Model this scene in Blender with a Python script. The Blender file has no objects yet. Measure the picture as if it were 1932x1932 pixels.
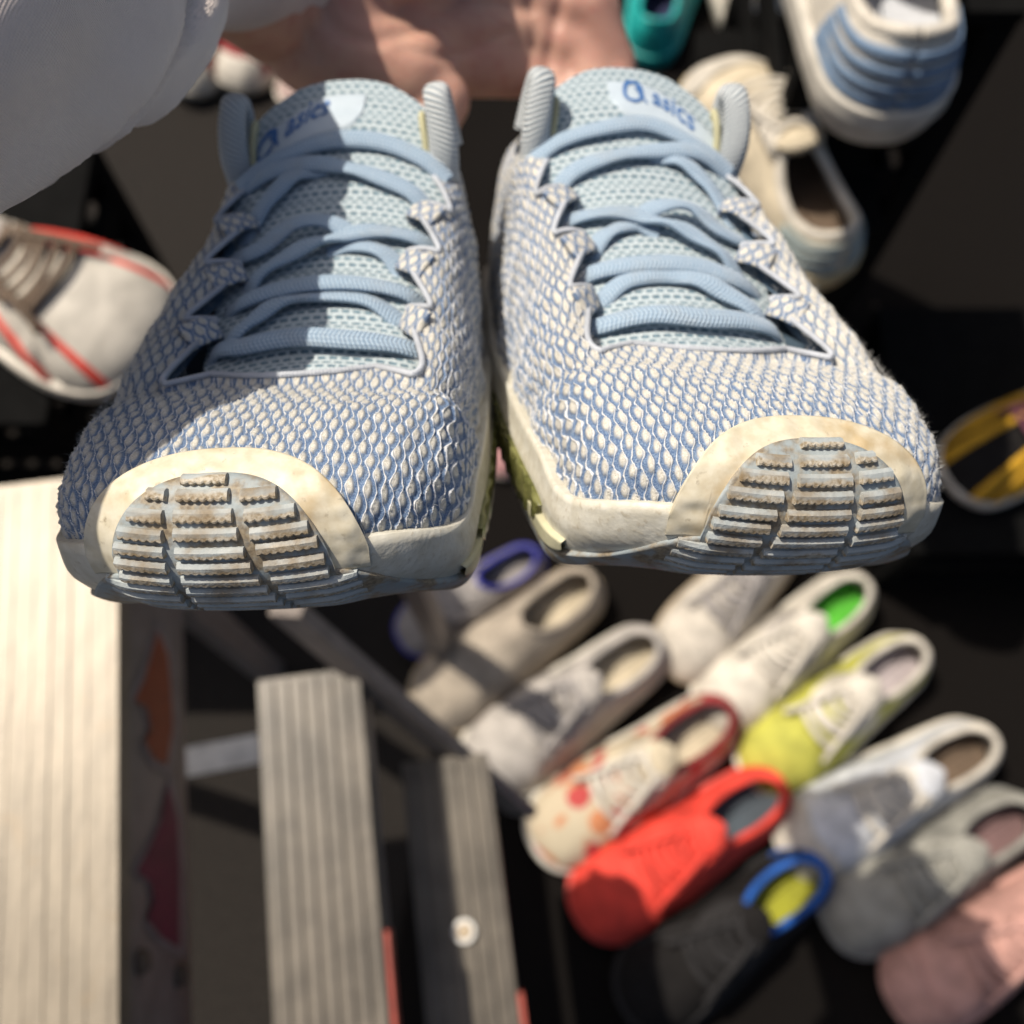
import bpy, bmesh, math, random
import numpy as np
from mathutils import Vector, Matrix

random.seed(4); RNG = np.random.default_rng(11)
scene = bpy.context.scene
COL = scene.collection

# ------------------------------------------------------------------ camera, sky, sun, exposure
CAM_H, TILT, KF = 1.25, math.radians(20), 1.02           # height, tilt from straight down, 2*tan(fov/2)
cam_d = bpy.data.cameras.new('camera'); cam = bpy.data.objects.new('camera', cam_d); COL.objects.link(cam)
cam.location = (0, 0, CAM_H); cam.rotation_euler = (TILT, 0, 0)
cam_d.sensor_width = 36; cam_d.lens = 36 / KF
cam_d.clip_start = 0.01; cam_d.clip_end = 200
cam_d.dof.use_dof = True; cam_d.dof.focus_distance = 0.222; cam_d.dof.aperture_fstop = 9.5
scene.camera = cam

LIGHT_CAM = Vector((0.50, -0.66, 0.85)).normalized()      # the way sunlight travels: right, up, forward of the camera
RIGHT = Vector((1, 0, 0)); UP = Vector((0, math.cos(TILT), math.sin(TILT))); FWD = Vector((0, math.sin(TILT), -math.cos(TILT)))
LDIR = RIGHT * LIGHT_CAM.x + UP * LIGHT_CAM.y + FWD * LIGHT_CAM.z
world = bpy.data.worlds.new('World'); scene.world = world; world.use_nodes = True
wn = world.node_tree; wn.nodes.clear()
sky = wn.nodes.new('ShaderNodeTexSky'); sky.sky_type = 'NISHITA'; sky.sun_disc = False; sky.dust_density = 5.0; sky.ozone_density = 0.4
sky.sun_elevation = math.asin(-LDIR.z); sky.sun_rotation = math.atan2(-LDIR.x, -LDIR.y)
bg = wn.nodes.new('ShaderNodeBackground'); bg.inputs[1].default_value = 0.085
wo = wn.nodes.new('ShaderNodeOutputWorld'); wn.links.new(sky.outputs[0], bg.inputs[0]); wn.links.new(bg.outputs[0], wo.inputs[0])
sun_d = bpy.data.lights.new('sun', 'SUN'); sun_d.energy = 5.0; sun_d.angle = math.radians(0.53); sun_d.color = (1.0, 0.91, 0.78)
sun = bpy.data.objects.new('sun', sun_d); COL.objects.link(sun); sun.rotation_euler = LDIR.to_track_quat('-Z', 'Y').to_euler()
scene.view_settings.view_transform = 'Standard'; scene.view_settings.look = 'None'
scene.view_settings.exposure = 0.0; scene.view_settings.gamma = 1.0

def unproj(px, py, d):                                     # photo pixel (1932 wide) at a depth -> place in the world
    return Vector((0, 0, CAM_H)) + FWD * d + RIGHT * ((px - 966) / 1932 * KF * d) + UP * ((966 - py) / 1932 * KF * d)
def on_level(px, py, z):                                   # photo pixel on the horizontal level z
    r = unproj(px, py, 1) - Vector((0, 0, CAM_H)); return Vector((0, 0, CAM_H)) + r * ((z - CAM_H) / r.z)

# ------------------------------------------------------------------ helpers
def quads_mesh(name, V, F, uv=None, smooth=True, uvname='pattern'):
    V = np.asarray(V, np.float32).reshape(-1, 3); F = np.asarray(F, np.int32)
    me = bpy.data.meshes.new(name); n = F.shape[1]
    me.vertices.add(len(V)); me.vertices.foreach_set('co', V.ravel())
    me.loops.add(F.size); me.loops.foreach_set('vertex_index', F.ravel())
    me.polygons.add(len(F)); me.polygons.foreach_set('loop_start', np.arange(0, F.size, n, dtype=np.int32))
    me.polygons.foreach_set('use_smooth', np.full(len(F), smooth))
    if uv is not None:
        l = me.uv_layers.new(name=uvname); l.data.foreach_set('uv', np.asarray(uv, np.float32).reshape(-1, 2)[F.ravel()].ravel())
    me.update(calc_edges=True); me.validate()
    return me
def grid_faces(nu, nv, closed=False):
    i = np.arange(nu if closed else nu - 1)[:, None]; j = np.arange(nv - 1)[None, :]
    i2 = (i + 1) % nu
    return np.stack([i * nv + j, i2 * nv + j, i2 * nv + j + 1, i * nv + j + 1], -1).reshape(-1, 4)
def link(name, me, mat, parent=None):
    o = bpy.data.objects.new(name, me); COL.objects.link(o)
    if mat is not None: me.materials.append(mat)
    if parent is not None: o.parent = parent
    return o
def mesh_obj(name, V, F, mat, parent=None, uv=None, smooth=True):
    return link(name, quads_mesh(name, V, F, uv, smooth), mat, parent)
def bm_obj(name, bm, mat, parent=None, smooth=False):
    bmesh.ops.recalc_face_normals(bm, faces=bm.faces[:])
    me = bpy.data.meshes.new(name); bm.to_mesh(me); bm.free()
    if smooth: me.polygons.foreach_set('use_smooth', np.full(len(me.polygons), True))
    return link(name, me, mat, parent)
def tag(o, label, cat=None, group=None, kind=None):
    if label: o['label'] = label
    if cat: o['category'] = cat
    if group: o['group'] = group
    if kind: o['kind'] = kind
    return o
def empty(name, loc=(0, 0, 0)):
    o = bpy.data.objects.new(name, None); COL.objects.link(o); o.location = loc; o.empty_display_size = 0.05; return o
def smoothstep(a, b, x):
    t = np.clip((x - a) / (b - a), 0, 1); return t * t * (3 - 2 * t)
def catmull(P, n):
    P = np.asarray(P, float); Q = np.vstack([2 * P[0] - P[1], P, 2 * P[-1] - P[-2]])
    t = np.linspace(0, len(P) - 1 - 1e-9, n); i = t.astype(int); f = (t - i)[:, None]
    p0, p1, p2, p3 = Q[i], Q[i + 1], Q[i + 2], Q[i + 3]
    return 0.5 * (2 * p1 + (p2 - p0) * f + (2 * p0 - 5 * p1 + 4 * p2 - p3) * f ** 2 + (3 * p1 - p0 - 3 * p2 + p3) * f ** 3)
def vnoise(x, y, seed=0):                                  # smooth value noise for wrinkles
    r = np.random.default_rng(seed).random((64, 64)) * 2 - 1
    xi = np.floor(x).astype(int); yi = np.floor(y).astype(int); fx = x - xi; fy = y - yi
    fx = fx * fx * (3 - 2 * fx); fy = fy * fy * (3 - 2 * fy)
    g = lambda a, b: r[a % 64, b % 64]
    return (g(xi, yi) * (1 - fx) + g(xi + 1, yi) * fx) * (1 - fy) + (g(xi, yi + 1) * (1 - fx) + g(xi + 1, yi + 1) * fx) * fy
def sweep(path, ref, hw, ht, nseg=12, taper=0.0):
    """flat oval tube: path (n,3); ref (n,3) the direction of its thin axis; half width hw, half thickness ht"""
    P = np.asarray(path, float); n = len(P); T = np.gradient(P, axis=0); T /= np.linalg.norm(T, axis=1)[:, None]
    N = np.asarray(ref, float); N = N - T * (N * T).sum(1)[:, None]; N /= np.linalg.norm(N, axis=1)[:, None]
    B = np.cross(T, N); a = np.linspace(0, 2 * np.pi, nseg, endpoint=False)
    sx = np.sign(np.cos(a)) * np.abs(np.cos(a)) ** 0.8; sy = np.sign(np.sin(a)) * np.abs(np.sin(a)) ** 0.8
    hw = np.broadcast_to(np.asarray(hw, float), (n,)); ht = np.broadcast_to(np.asarray(ht, float), (n,))
    V = P[:, None] + B[:, None] * (sx[None, :, None] * hw[:, None, None]) + N[:, None] * (sy[None, :, None] * ht[:, None, None])
    L = np.concatenate([[0], np.cumsum(np.linalg.norm(np.diff(P, axis=0), axis=1))])
    i = np.arange(n - 1)[:, None]; j = np.arange(nseg)[None]; j2 = (j + 1) % nseg
    F = np.stack([i * nseg + j, i * nseg + j2, (i + 1) * nseg + j2, (i + 1) * nseg + j], -1).reshape(-1, 4)
    uv = np.stack([np.broadcast_to(L[:, None] * 1000, (n, nseg)), np.broadcast_to(np.cos(a)[None] * hw.mean() * 1000, (n, nseg))], -1)
    c0 = np.tile(np.arange(nseg), 1)
    caps = []
    for base in (0, (n - 1) * nseg):
        for k in range(1, nseg // 2):
            q = [base + k - 1 if k > 1 else base, base + k, base + nseg - k - 1, base + (nseg - k) % nseg]
            if k == 1: q = [base, base + 1, base + nseg - 2, base + nseg - 1]
            else: q = [base + k - 1, base + k, base + nseg - k - 1, base + nseg - k]
            caps.append(q if base else q[::-1])
    F = np.vstack([F, np.array(caps)])
    return V.reshape(-1, 3), F, uv.reshape(-1, 2)

# ------------------------------------------------------------------ node helpers
class NT:
    def __init__(s, name):
        s.m = bpy.data.materials.new(name); s.m.use_nodes = True; s.t = s.m.node_tree
        s.b = s.t.nodes['Principled BSDF']
    def n(s, typ, ins=None, **kw):
        nd = s.t.nodes.new(typ)
        for k, v in kw.items(): setattr(nd, k, v)
        for k, v in (ins or {}).items(): s.set(nd.inputs[k], v)
        return nd
    def set(s, sock, v):
        if isinstance(v, bpy.types.NodeSocket): s.t.links.new(v, sock)
        else:
            if sock.type == 'RGBA' and len(v) == 3: v = (*v, 1)
            sock.default_value = v
    def math(s, op, a, b=None, c=None, clamp=False):
        nd = s.n('ShaderNodeMath', operation=op, use_clamp=clamp); s.set(nd.inputs[0], a)
        if b is not None: s.set(nd.inputs[1], b)
        if c is not None: s.set(nd.inputs[2], c)
        return nd.outputs[0]
    def mix(s, f, a, b, blend='MIX'):
        nd = s.n('ShaderNodeMix', data_type='RGBA', blend_type=blend); s.set(nd.inputs[0], f); s.set(nd.inputs[6], a); s.set(nd.inputs[7], b)
        return nd.outputs[2]
    def ramp(s, f, a, b, smooth=True):
        nd = s.n('ShaderNodeMapRange', interpolation_type='SMOOTHSTEP' if smooth else 'LINEAR'); s.set(nd.inputs[0], f)
        nd.inputs[1].default_value = a; nd.inputs[2].default_value = b; return nd.outputs[0]
    def noise(s, scale, detail=4, rough=0.55, vec=None, off=(0, 0, 0), stretch=(1, 1, 1)):
        if vec is None: vec = s.n('ShaderNodeTexCoord').outputs['Object']
        mp = s.n('ShaderNodeMapping'); s.set(mp.inputs[0], vec); mp.inputs[1].default_value = off; mp.inputs[3].default_value = stretch
        nd = s.n('ShaderNodeTexNoise', ins={'Scale': scale, 'Detail': detail, 'Roughness': rough}); s.t.links.new(mp.outputs[0], nd.inputs[0])
        return nd.outputs[0]
    def bump(s, h, strength=0.5, dist=0.001, prev=None):
        nd = s.n('ShaderNodeBump', ins={'Strength': strength, 'Distance': dist}); s.set(nd.inputs['Height'], h)
        if prev is not None: s.set(nd.inputs['Normal'], prev)
        return nd.outputs[0]
    def out(s, color=None, rough=None, normal=None, **kw):
        if color is not None: s.set(s.b.inputs['Base Color'], color)
        if rough is not None: s.set(s.b.inputs['Roughness'], rough)
        if normal is not None: s.set(s.b.inputs['Normal'], normal)
        for k, v in kw.items(): s.set(s.b.inputs[k.replace('_', ' ')], v)
        return s.m
_plain = {}
def plain(name, col, rough=0.7, var=0.18, scale=60, bump=0.25, bscale=700, dist=0.0006, **kw):
    """worn everyday surface: mottled colour and fine relief"""
    if name in _plain: return _plain[name]
    s = NT(name); f = s.noise(scale, 5); f2 = s.noise(scale * 5, 3, off=(3, 1, 2))
    c = s.mix(s.ramp(f, 0.3, 0.7), tuple(x * (1 - var) for x in col), tuple(min(1, x * (1 + var * 0.6)) for x in col))
    c = s.mix(s.math('MULTIPLY', s.ramp(f2, 0.55, 0.8), var), c, tuple(x * 0.55 for x in col))
    _plain[name] = s.out(c, rough, s.bump(s.noise(bscale, 2), bump, dist), **kw); return _plain[name]
# ------------------------------------------------------------------ the shape of a running shoe (x across, y toe to heel, z up)
# outline point, throat/collar point, height of the throat/collar there; runs heel, left side, toe, right side
SHAPE = np.array([
 (0, .256, 0, .247, .094), (-.017, .252, -.014, .243, .092), (-.031, .235, -.025, .229, .084), (-.037, .205, -.030, .203, .078),
 (-.039, .175, -.033, .180, .085), (-.043, .140, -.032, .152, .090), (-.044, .105, -.026, .119, .079), (-.0445, .075, -.0245, .094, .066),
 (-.0435, .045, -.0275, .076, .057), (-.0400, .018, -.028, .063, .053), (-.022, .003, -.013, .056, .053), (.008, 0, .004, .054, .053),
 (.035, .0035, .019, .056, .053), (.0525, .016, .030, .063, .053), (.0565, .042, .0305, .077, .057), (.0555, .075, .0265, .096, .066),
 (.050, .105, .026, .121, .079), (.042, .140, .032, .154, .090), (.0365, .175, .032, .182, .085), (.0355, .205, .029, .204, .078),
 (.030, .235, .024, .230, .084), (.016, .252, .013, .244, .092)])
def periodic(P, n):
    m = len(P); Q = P[np.arange(-1, m + 2) % m]; t = np.linspace(0, m, n, endpoint=False); i = t.astype(int); f = (t - i)[:, None]
    p0, p1, p2, p3 = Q[i], Q[i + 1], Q[i + 2], Q[i + 3]
    return 0.5 * (2 * p1 + (p2 - p0) * f + (2 * p0 - 5 * p1 + 4 * p2 - p3) * f ** 2 + (3 * p1 - p0 - 3 * p2 + p3) * f ** 3)
class Last:
    """the body of the shoe as a surface over (w, s): w = signed way round the outline from the toe tip,
    s 0..1 from throat down to the widest line, 1..2 round under to the tread"""
    NS = 81
    def __init__(S, shape=SHAPE, nose=(.040, .009), nw=1600, sq=2.7):
        D = periodic(shape, 6000); d = np.linalg.norm(np.roll(D[:, :2], -1, 0) - D[:, :2], axis=1)
        L = np.concatenate([[0], np.cumsum(d)]); S.len = L[-1]
        it = D[:, 1].argmin(); S.w0 = -L[it]; lam = np.linspace(0, S.len, nw + 1)
        D = np.vstack([D, D[:1]]); R = np.stack([np.interp(lam, L, D[:, k]) for k in range(5)], 1)
        S.nw = nw; S.R = R; y = R[:, 1]; g = np.exp(-(y / .016) ** 2)
        S.zn = .0235 + nose[1] * g + .004 * smoothstep(.15, .24, y); S.a = .006 + .014 * np.exp(-(y / .05) ** 2) + nose[0] * g
        O, E, zE = R[:, :2], R[:, 2:4], R[:, 4]; dirn = (E - O); dl = np.linalg.norm(dirn, axis=1)[:, None]; dirn = dirn / dl
        S.dirn = dirn; ns = S.NS; k = np.linspace(0, np.pi / 2, 241)
        T = np.zeros((nw + 1, 2 * ns - 1, 3)); S.LU = np.zeros(nw + 1); S.LD = np.zeros(nw + 1)
        inn = 1 - np.sin(k) ** (2 / sq); hh = np.cos(k) ** (2 / sq)
        for i in range(nw + 1):
            q = inn * dl[i, 0]; z = S.zn[i] + (zE[i] - S.zn[i]) * hh
            l = np.concatenate([[0], np.cumsum(np.hypot(np.diff(q), np.diff(z)))]); S.LU[i] = l[-1]; u = np.linspace(0, l[-1], ns)
            q = np.interp(u, l, q); T[i, :ns, :2] = O[i] + dirn[i] * q[:, None]; T[i, :ns, 2] = np.interp(u, l, z)
            q = S.a[i] * (1 - np.cos(k)); z = S.zn[i] * (1 - np.sin(k))
            l = np.concatenate([[0], np.cumsum(np.hypot(np.diff(q), np.diff(z)))]); S.LD[i] = l[-1]; u = np.linspace(0, l[-1], ns)
            q = np.interp(u, l, q); T[i, ns - 1:, :2] = O[i] + dirn[i] * q[:, None]; T[i, ns - 1:, 2] = np.interp(u, l, z)
        S.T = T
        gu = np.gradient(T, axis=0); gu[0] = gu[-1] = T[1] - T[-2]; gv = np.gradient(T, axis=1)
        N = np.cross(gv, gu); N /= np.linalg.norm(N, axis=2)[..., None] + 1e-12; S.N = N
        s = np.linspace(0, 1, ns)                                        # unrolled cloth coordinates
        S.CR = np.zeros((nw + 1, 2 * ns - 1, 2)); S.CR[:, :ns] = E[:, None] - dirn[:, None] * (s[None, :, None] * S.LU[:, None, None]); S.CR[:, ns:] = S.CR[:, ns - 1:ns]
    def col(S, w): return np.clip((np.asarray(w) - S.w0) / S.len * S.nw, 0, S.nw - 1e-6)
    def tab(S, A, w, s):
        c = S.col(w); i = c.astype(int); f = c - i
        if A.ndim == 1: return A[i] * (1 - f) + A[i + 1] * f
        r = np.clip(np.asarray(s) * (S.NS - 1), 0, 2 * S.NS - 2 - 1e-6); j = r.astype(int); h = r - j
        f = f[..., None]; h = h[..., None]
        return (A[i, j] * (1 - f) + A[i + 1, j] * f) * (1 - h) + (A[i, j + 1] * (1 - f) + A[i + 1, j + 1] * f) * h
    def s_of_t(S, w, t):                                                  # t = metres above (+) or below (-) the widest line
        return np.where(t >= 0, 1 - t / S.tab(S.LU, w, 0), 1 - t / S.tab(S.LD, w, 0))
    def at(S, w, s, off=0.0):
        w, s = np.broadcast_arrays(np.asarray(w, float), np.asarray(s, float)); n = S.tab(S.N, w, s); n = n / np.linalg.norm(n, axis=-1)[..., None]
        return S.tab(S.T, w, s) + n * np.asarray(off)[..., None]
    def att(S, w, t, off=0.0):
        w, t = np.broadcast_arrays(np.asarray(w, float), np.asarray(t, float)); return S.at(w, S.s_of_t(w, t), off)

LAST = Last()
WMAX = LAST.len + LAST.w0; WMIN = LAST.w0
# scalloped throat: how far (metres) the cloth is cut back from the innermost line, by way along the throat edge
EY = lambda w: LAST.tab(LAST.R[:, 3], w, 0)
TABY = (.0800, .1010, .1220, .1415)                                          # where the lace tabs reach inward (y)
def notch(w):
    y = EY(w); d = np.zeros_like(y)
    lo = [.0620, .0885, .1095, .1300]
    for k in range(4):
        a, b = lo[k], TABY[k]
        d = np.maximum(d, np.where((y > a - .004) & (y <= b), .0115 * np.clip(np.minimum((y - (a - .004)) / .004, (b - y) / (b - a) * 1.15), 0, 1), 0))
    d = np.maximum(d, .004 * smoothstep(.1415, .151, y) * (1 - smoothstep(.17, .19, y)))
    return d
ARCH_W = 0.005                                                              # the toe flap sits a little to the tip side
def flap_top(w):                                                            # upper edge of the tread flap (metres above widest line)
    x = np.abs((w - ARCH_W)) ; inside = .0215 * np.sqrt(np.clip(1 - (x / .0245) ** 2.4, 0, 1))
    return np.where(x < .0245, inside - .006, -.006 - .0105 * smoothstep(.0242, .048, x))
def bump_top(w):
    x = np.abs((w - ARCH_W)); return .0300 * np.sqrt(np.clip(1 - (x / .0328) ** 2.4, 0, 1)) - .0075
def tongue_z(x, y):
    d = y - .050; zc = .0455 + .40 * d + 1.0 * d * d + .010 * smoothstep(.12, .18, y)
    return zc - .0065 * (x / .034) ** 2 + .0004 * np.sin(y * 900) * np.cos(x * 60)
def tongue_n(x, y):
    e = 1e-4; return np.stack([-(tongue_z(x + e, y) - tongue_z(x - e, y)) / (2 * e), -(tongue_z(x, y + e) - tongue_z(x, y - e)) / (2 * e), np.ones_like(x)], -1)
# ------------------------------------------------------------------ materials of the held pair
KW, KH = .0038, .0076                                                      # one knit cell, across and along
def knit_height(u, v):                                                     # the same cell as the material draws, for the relief
    F = np.cos(2 * np.pi * u) + .72 * np.cos(2 * np.pi * v); f = np.abs(F) / 1.72; o = np.where(F > 0, 0, .5)
    p = (u + o + .5) % 1 - .5; q = (v + o + .5) % 1 - .5
    e = ((p - .15) / .30) ** 2 + ((q - .06) / .34) ** 2
    return -.0005 * smoothstep(.04, .22, f) + .0004 * (1 - smoothstep(.2, 1.2, e))
def mat_knit():
    s = NT('knit'); uv = s.n('ShaderNodeUVMap', uv_map='pattern').outputs[0]
    wob = s.n('ShaderNodeTexNoise', ins={'Scale': 1.3, 'Detail': 2}); s.t.links.new(uv, wob.inputs[0])
    wv = s.n('ShaderNodeVectorMath', operation='MULTIPLY_ADD'); s.set(wv.inputs[0], wob.outputs[1]); wv.inputs[1].default_value = (.34, .30, 0); 
    sub = s.n('ShaderNodeVectorMath', operation='SUBTRACT'); s.t.links.new(uv, sub.inputs[0]); sub.inputs[1].default_value = (.17, .15, 0); s.t.links.new(sub.outputs[0], wv.inputs[2])
    sep = s.n('ShaderNodeSeparateXYZ'); s.t.links.new(wv.outputs[0], sep.inputs[0]); u, v = sep.outputs[0], sep.outputs[1]
    cu = s.math('COSINE', s.math('MULTIPLY', u, 2 * math.pi)); cv = s.math('MULTIPLY', s.math('COSINE', s.math('MULTIPLY', v, 2 * math.pi)), .72)
    F = s.math('ADD', cu, cv); f = s.math('MULTIPLY', s.math('ABSOLUTE', F), .555)
    o = s.math('MULTIPLY', s.math('LESS_THAN', F, 0), .5)
    p = s.math('WRAP', s.math('ADD', u, o), .5, -.5); q = s.math('WRAP', s.math('ADD', v, o), .5, -.5)
    sq = lambda x: s.math('MULTIPLY', x, x)
    e = s.math('ADD', sq(s.math('DIVIDE', s.math('SUBTRACT', p, .15), .30)), sq(s.math('DIVIDE', s.math('SUBTRACT', q, .06), .34)))
    e = s.math('SUBTRACT', e, s.math('MULTIPLY', s.math('SUBTRACT', s.ramp(v, 1.0, 10.0), .45), .4))
    fine = s.noise(2600, 2); big = s.noise(38, 4); e = s.math('ADD', e, s.math('MULTIPLY', s.math('SUBTRACT', fine, .5), 1.1))
    thread = s.math('SUBTRACT', 1, s.ramp(f, .03, .15)); oval = s.math('SUBTRACT', 1, s.ramp(e, .25, 1.1))
    blue = s.mix(s.ramp(fine, .3, .75), (.06, .115, .235), (.22, .305, .44))
    cream = s.mix(s.ramp(fine, .35, .7), (.48, .46, .40), (.74, .71, .64))
    wht = s.mix(s.ramp(s.noise(1500, 2, off=(1, 5, 0)), .3, .7), (.58, .59, .60), (.82, .82, .81))
    c = s.mix(oval, blue, cream); c = s.mix(thread, c, wht)
    c = s.mix(s.math('MULTIPLY', s.ramp(big, .5, .8), .25), c, s.mix(.5, c, (.36, .31, .24)))
    h = s.math('ADD', s.math('MULTIPLY', thread, .9), s.math('MULTIPLY', oval, .75)); h = s.math('ADD', h, s.math('MULTIPLY', fine, .5))
    yarn = s.math('SINE', s.math('MULTIPLY', s.math('ADD', u, s.math('MULTIPLY', v, 2.2)), 58)); h = s.math('ADD', h, s.math('MULTIPLY', yarn, .07))
    return s.out(c, .82, s.bump(h, .5, .0008), Sheen_Weight=.2, Sheen_Roughness=.4)
def mat_tongue():
    s = NT('tongue_mesh'); uv = s.n('ShaderNodeUVMap', uv_map='pattern').outputs[0]
    sep = s.n('ShaderNodeSeparateXYZ'); s.t.links.new(uv, sep.inputs[0]); u, v = sep.outputs[0], sep.outputs[1]
    row = s.math('FLOOR', v); p = s.math('WRAP', s.math('ADD', u, s.math('MULTIPLY', row, .5)), .5, -.5); q = s.math('WRAP', s.math('ADD', v, .5), .5, -.5)
    fine = s.noise(2400, 2); ap = s.math('ABSOLUTE', p); aq = s.math('ABSOLUTE', q)
    d = s.math('MAXIMUM', s.math('DIVIDE', aq, .27), s.math('DIVIDE', s.math('ADD', ap, s.math('MULTIPLY', aq, .35)), .40))
    d = s.math('ADD', d, s.math('MULTIPLY', s.math('SUBTRACT', fine, .5), .5)); hole = s.math('SUBTRACT', 1, s.ramp(d, .72, 1.1))
    th = s.mix(s.ramp(fine, .3, .7), (.34, .42, .46), (.58, .65, .68)); ho = s.mix(s.ramp(s.noise(900, 2), .3, .7), (.08, .15, .20), (.15, .25, .32))
    c = s.mix(hole, th, ho); h = s.math('ADD', s.math('SUBTRACT', 1, hole), s.math('MULTIPLY', fine, .4))
    return s.out(c, .75, s.bump(h, .7, .0006), Sheen_Weight=.2)
def mat_lace():
    s = NT('lace_braid'); uv = s.n('ShaderNodeUVMap', uv_map='pattern').outputs[0]
    sep = s.n('ShaderNodeSeparateXYZ'); s.t.links.new(uv, sep.inputs[0]); L, a = sep.outputs[0], sep.outputs[1]
    w = s.math('SINE', s.math('MULTIPLY', s.math('ADD', L, s.math('MULTIPLY', s.math('ABSOLUTE', a), .45)), 2 * math.pi / 1.25))
    w2 = s.math('SINE', s.math('MULTIPLY', a, 2 * math.pi / 1.1)); h = s.math('ADD', s.math('MULTIPLY', w, .6), s.math('MULTIPLY', w2, .35))
    fine = s.noise(1800, 2); c = s.mix(s.ramp(h, -.8, .9), (.20, .30, .43), (.40, .52, .63)); c = s.mix(s.math('MULTIPLY', s.ramp(fine, .5, .8), .5), c, (.54, .60, .65))
    c = s.mix(s.math('MULTIPLY', s.ramp(s.noise(70, 3), .5, .75), .3), c, (.33, .33, .31))
    return s.out(c, .62, s.bump(s.math('ADD', h, fine), .5, .0005), Sheen_Weight=.3)
def mat_rubber():
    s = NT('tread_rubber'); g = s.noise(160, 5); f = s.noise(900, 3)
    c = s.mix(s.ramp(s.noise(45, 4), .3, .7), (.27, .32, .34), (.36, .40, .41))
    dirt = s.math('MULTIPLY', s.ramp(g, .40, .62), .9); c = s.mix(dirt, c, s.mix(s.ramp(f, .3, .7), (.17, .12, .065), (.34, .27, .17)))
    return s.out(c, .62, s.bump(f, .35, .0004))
def mat_lug():
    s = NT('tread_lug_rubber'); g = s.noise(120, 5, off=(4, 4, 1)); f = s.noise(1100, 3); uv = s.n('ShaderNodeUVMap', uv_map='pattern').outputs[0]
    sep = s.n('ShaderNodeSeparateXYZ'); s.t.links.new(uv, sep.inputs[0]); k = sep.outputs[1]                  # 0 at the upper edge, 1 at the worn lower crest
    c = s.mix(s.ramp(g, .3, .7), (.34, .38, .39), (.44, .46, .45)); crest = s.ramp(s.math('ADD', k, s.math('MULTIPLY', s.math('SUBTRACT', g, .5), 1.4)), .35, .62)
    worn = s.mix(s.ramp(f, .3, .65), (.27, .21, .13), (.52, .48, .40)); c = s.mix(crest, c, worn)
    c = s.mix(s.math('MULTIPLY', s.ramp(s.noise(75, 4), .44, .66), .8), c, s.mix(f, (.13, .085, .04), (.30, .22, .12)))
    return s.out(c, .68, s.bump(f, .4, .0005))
def mat_bumper():
    s = NT('toe_bumper_film'); g = s.noise(55, 5); f = s.noise(300, 4)
    vor = s.n('ShaderNodeTexVoronoi', feature='SMOOTH_F1', ins={'Scale': 190.0}); s.t.links.new(s.n('ShaderNodeTexCoord').outputs['Object'], vor.inputs[0])
    c = s.mix(s.ramp(f, .3, .7), (.58, .52, .38), (.68, .63, .50)); c = s.mix(s.math('MULTIPLY', s.ramp(g, .48, .74), .75), c, (.42, .28, .11))
    c = s.mix(s.math('MULTIPLY', s.ramp(s.noise(420, 3, off=(2, 0, 9)), .62, .8), .7), c, (.20, .15, .09))
    return s.out(c, .5, s.bump(f, .15, .0006, s.bump(vor.outputs[0], .30, .0013)))
def mat_midsole():
    s = NT('midsole_foam'); f = s.noise(220, 4); cr = s.n('ShaderNodeTexVoronoi', feature='DISTANCE_TO_EDGE', ins={'Scale': 60.0, 'Randomness': 1.0}); s.t.links.new(s.n('ShaderNodeTexCoord').outputs['Object'], cr.inputs[0])
    scr = s.noise(90, 6, stretch=(1, 9, 5)); c = s.mix(s.ramp(f, .3, .7), (.54, .51, .42), (.64, .62, .54))
    c = s.mix(s.math('MULTIPLY', s.ramp(scr, .56, .68), .45), c, (.34, .28, .19)); crease = s.math('SUBTRACT', 1, s.ramp(cr.outputs[0], 0, .06))
    c = s.mix(s.math('MULTIPLY', crease, .05), c, (.3, .26, .2))
    return s.out(c, .48, s.bump(scr, .35, .0007, s.bump(s.math('MULTIPLY', crease, -1), .10, .0004)))
def mat_gel():
    s = NT('olive_gel'); f = s.noise(140, 3)
    return s.out(s.mix(s.ramp(f, .35, .65), (.10, .105, .03), (.27, .27, .10)), .16, s.bump(f, .3, .001), Transmission_Weight=.35, IOR=1.45)
def mat_web():
    s = NT('loop_webbing'); uv = s.n('ShaderNodeUVMap', uv_map='pattern').outputs[0]; sep = s.n('ShaderNodeSeparateXYZ'); s.t.links.new(uv, sep.inputs[0])
    w = s.math('SINE', s.math('MULTIPLY', s.math('ADD', sep.outputs[0], s.math('MULTIPLY', sep.outputs[1], .5)), 2 * math.pi / 1.5))
    c = s.mix(s.ramp(w, -1, 1), (.28, .34, .39), (.66, .68, .67)); return s.out(c, .6, s.bump(w, .7, .0006), Sheen_Weight=.3)
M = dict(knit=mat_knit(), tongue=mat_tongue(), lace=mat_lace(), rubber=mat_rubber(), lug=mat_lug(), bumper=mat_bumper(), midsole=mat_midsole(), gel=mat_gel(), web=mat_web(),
         edging=plain('edging_thread', (.46, .49, .54), .7, bscale=1500, bump=.5), fuzz=plain('loose_fibre', (.60, .60, .58), .8),
         lining=plain('lining', (.12, .19, .27), .9), label=plain('label_print', (.47, .55, .62), .6, var=.06), ink=plain('label_ink', (.05, .15, .38), .6, var=.1),
         yellow_web=plain('webbing_back', (.50, .48, .30), .8), plate=plain('pale_plastic', (.55, .53, .36), .4), tabm=plain('tab_knit', (.46, .43, .36), .85, var=.5, scale=330, bump=.9, bscale=900, dist=.001))

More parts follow.
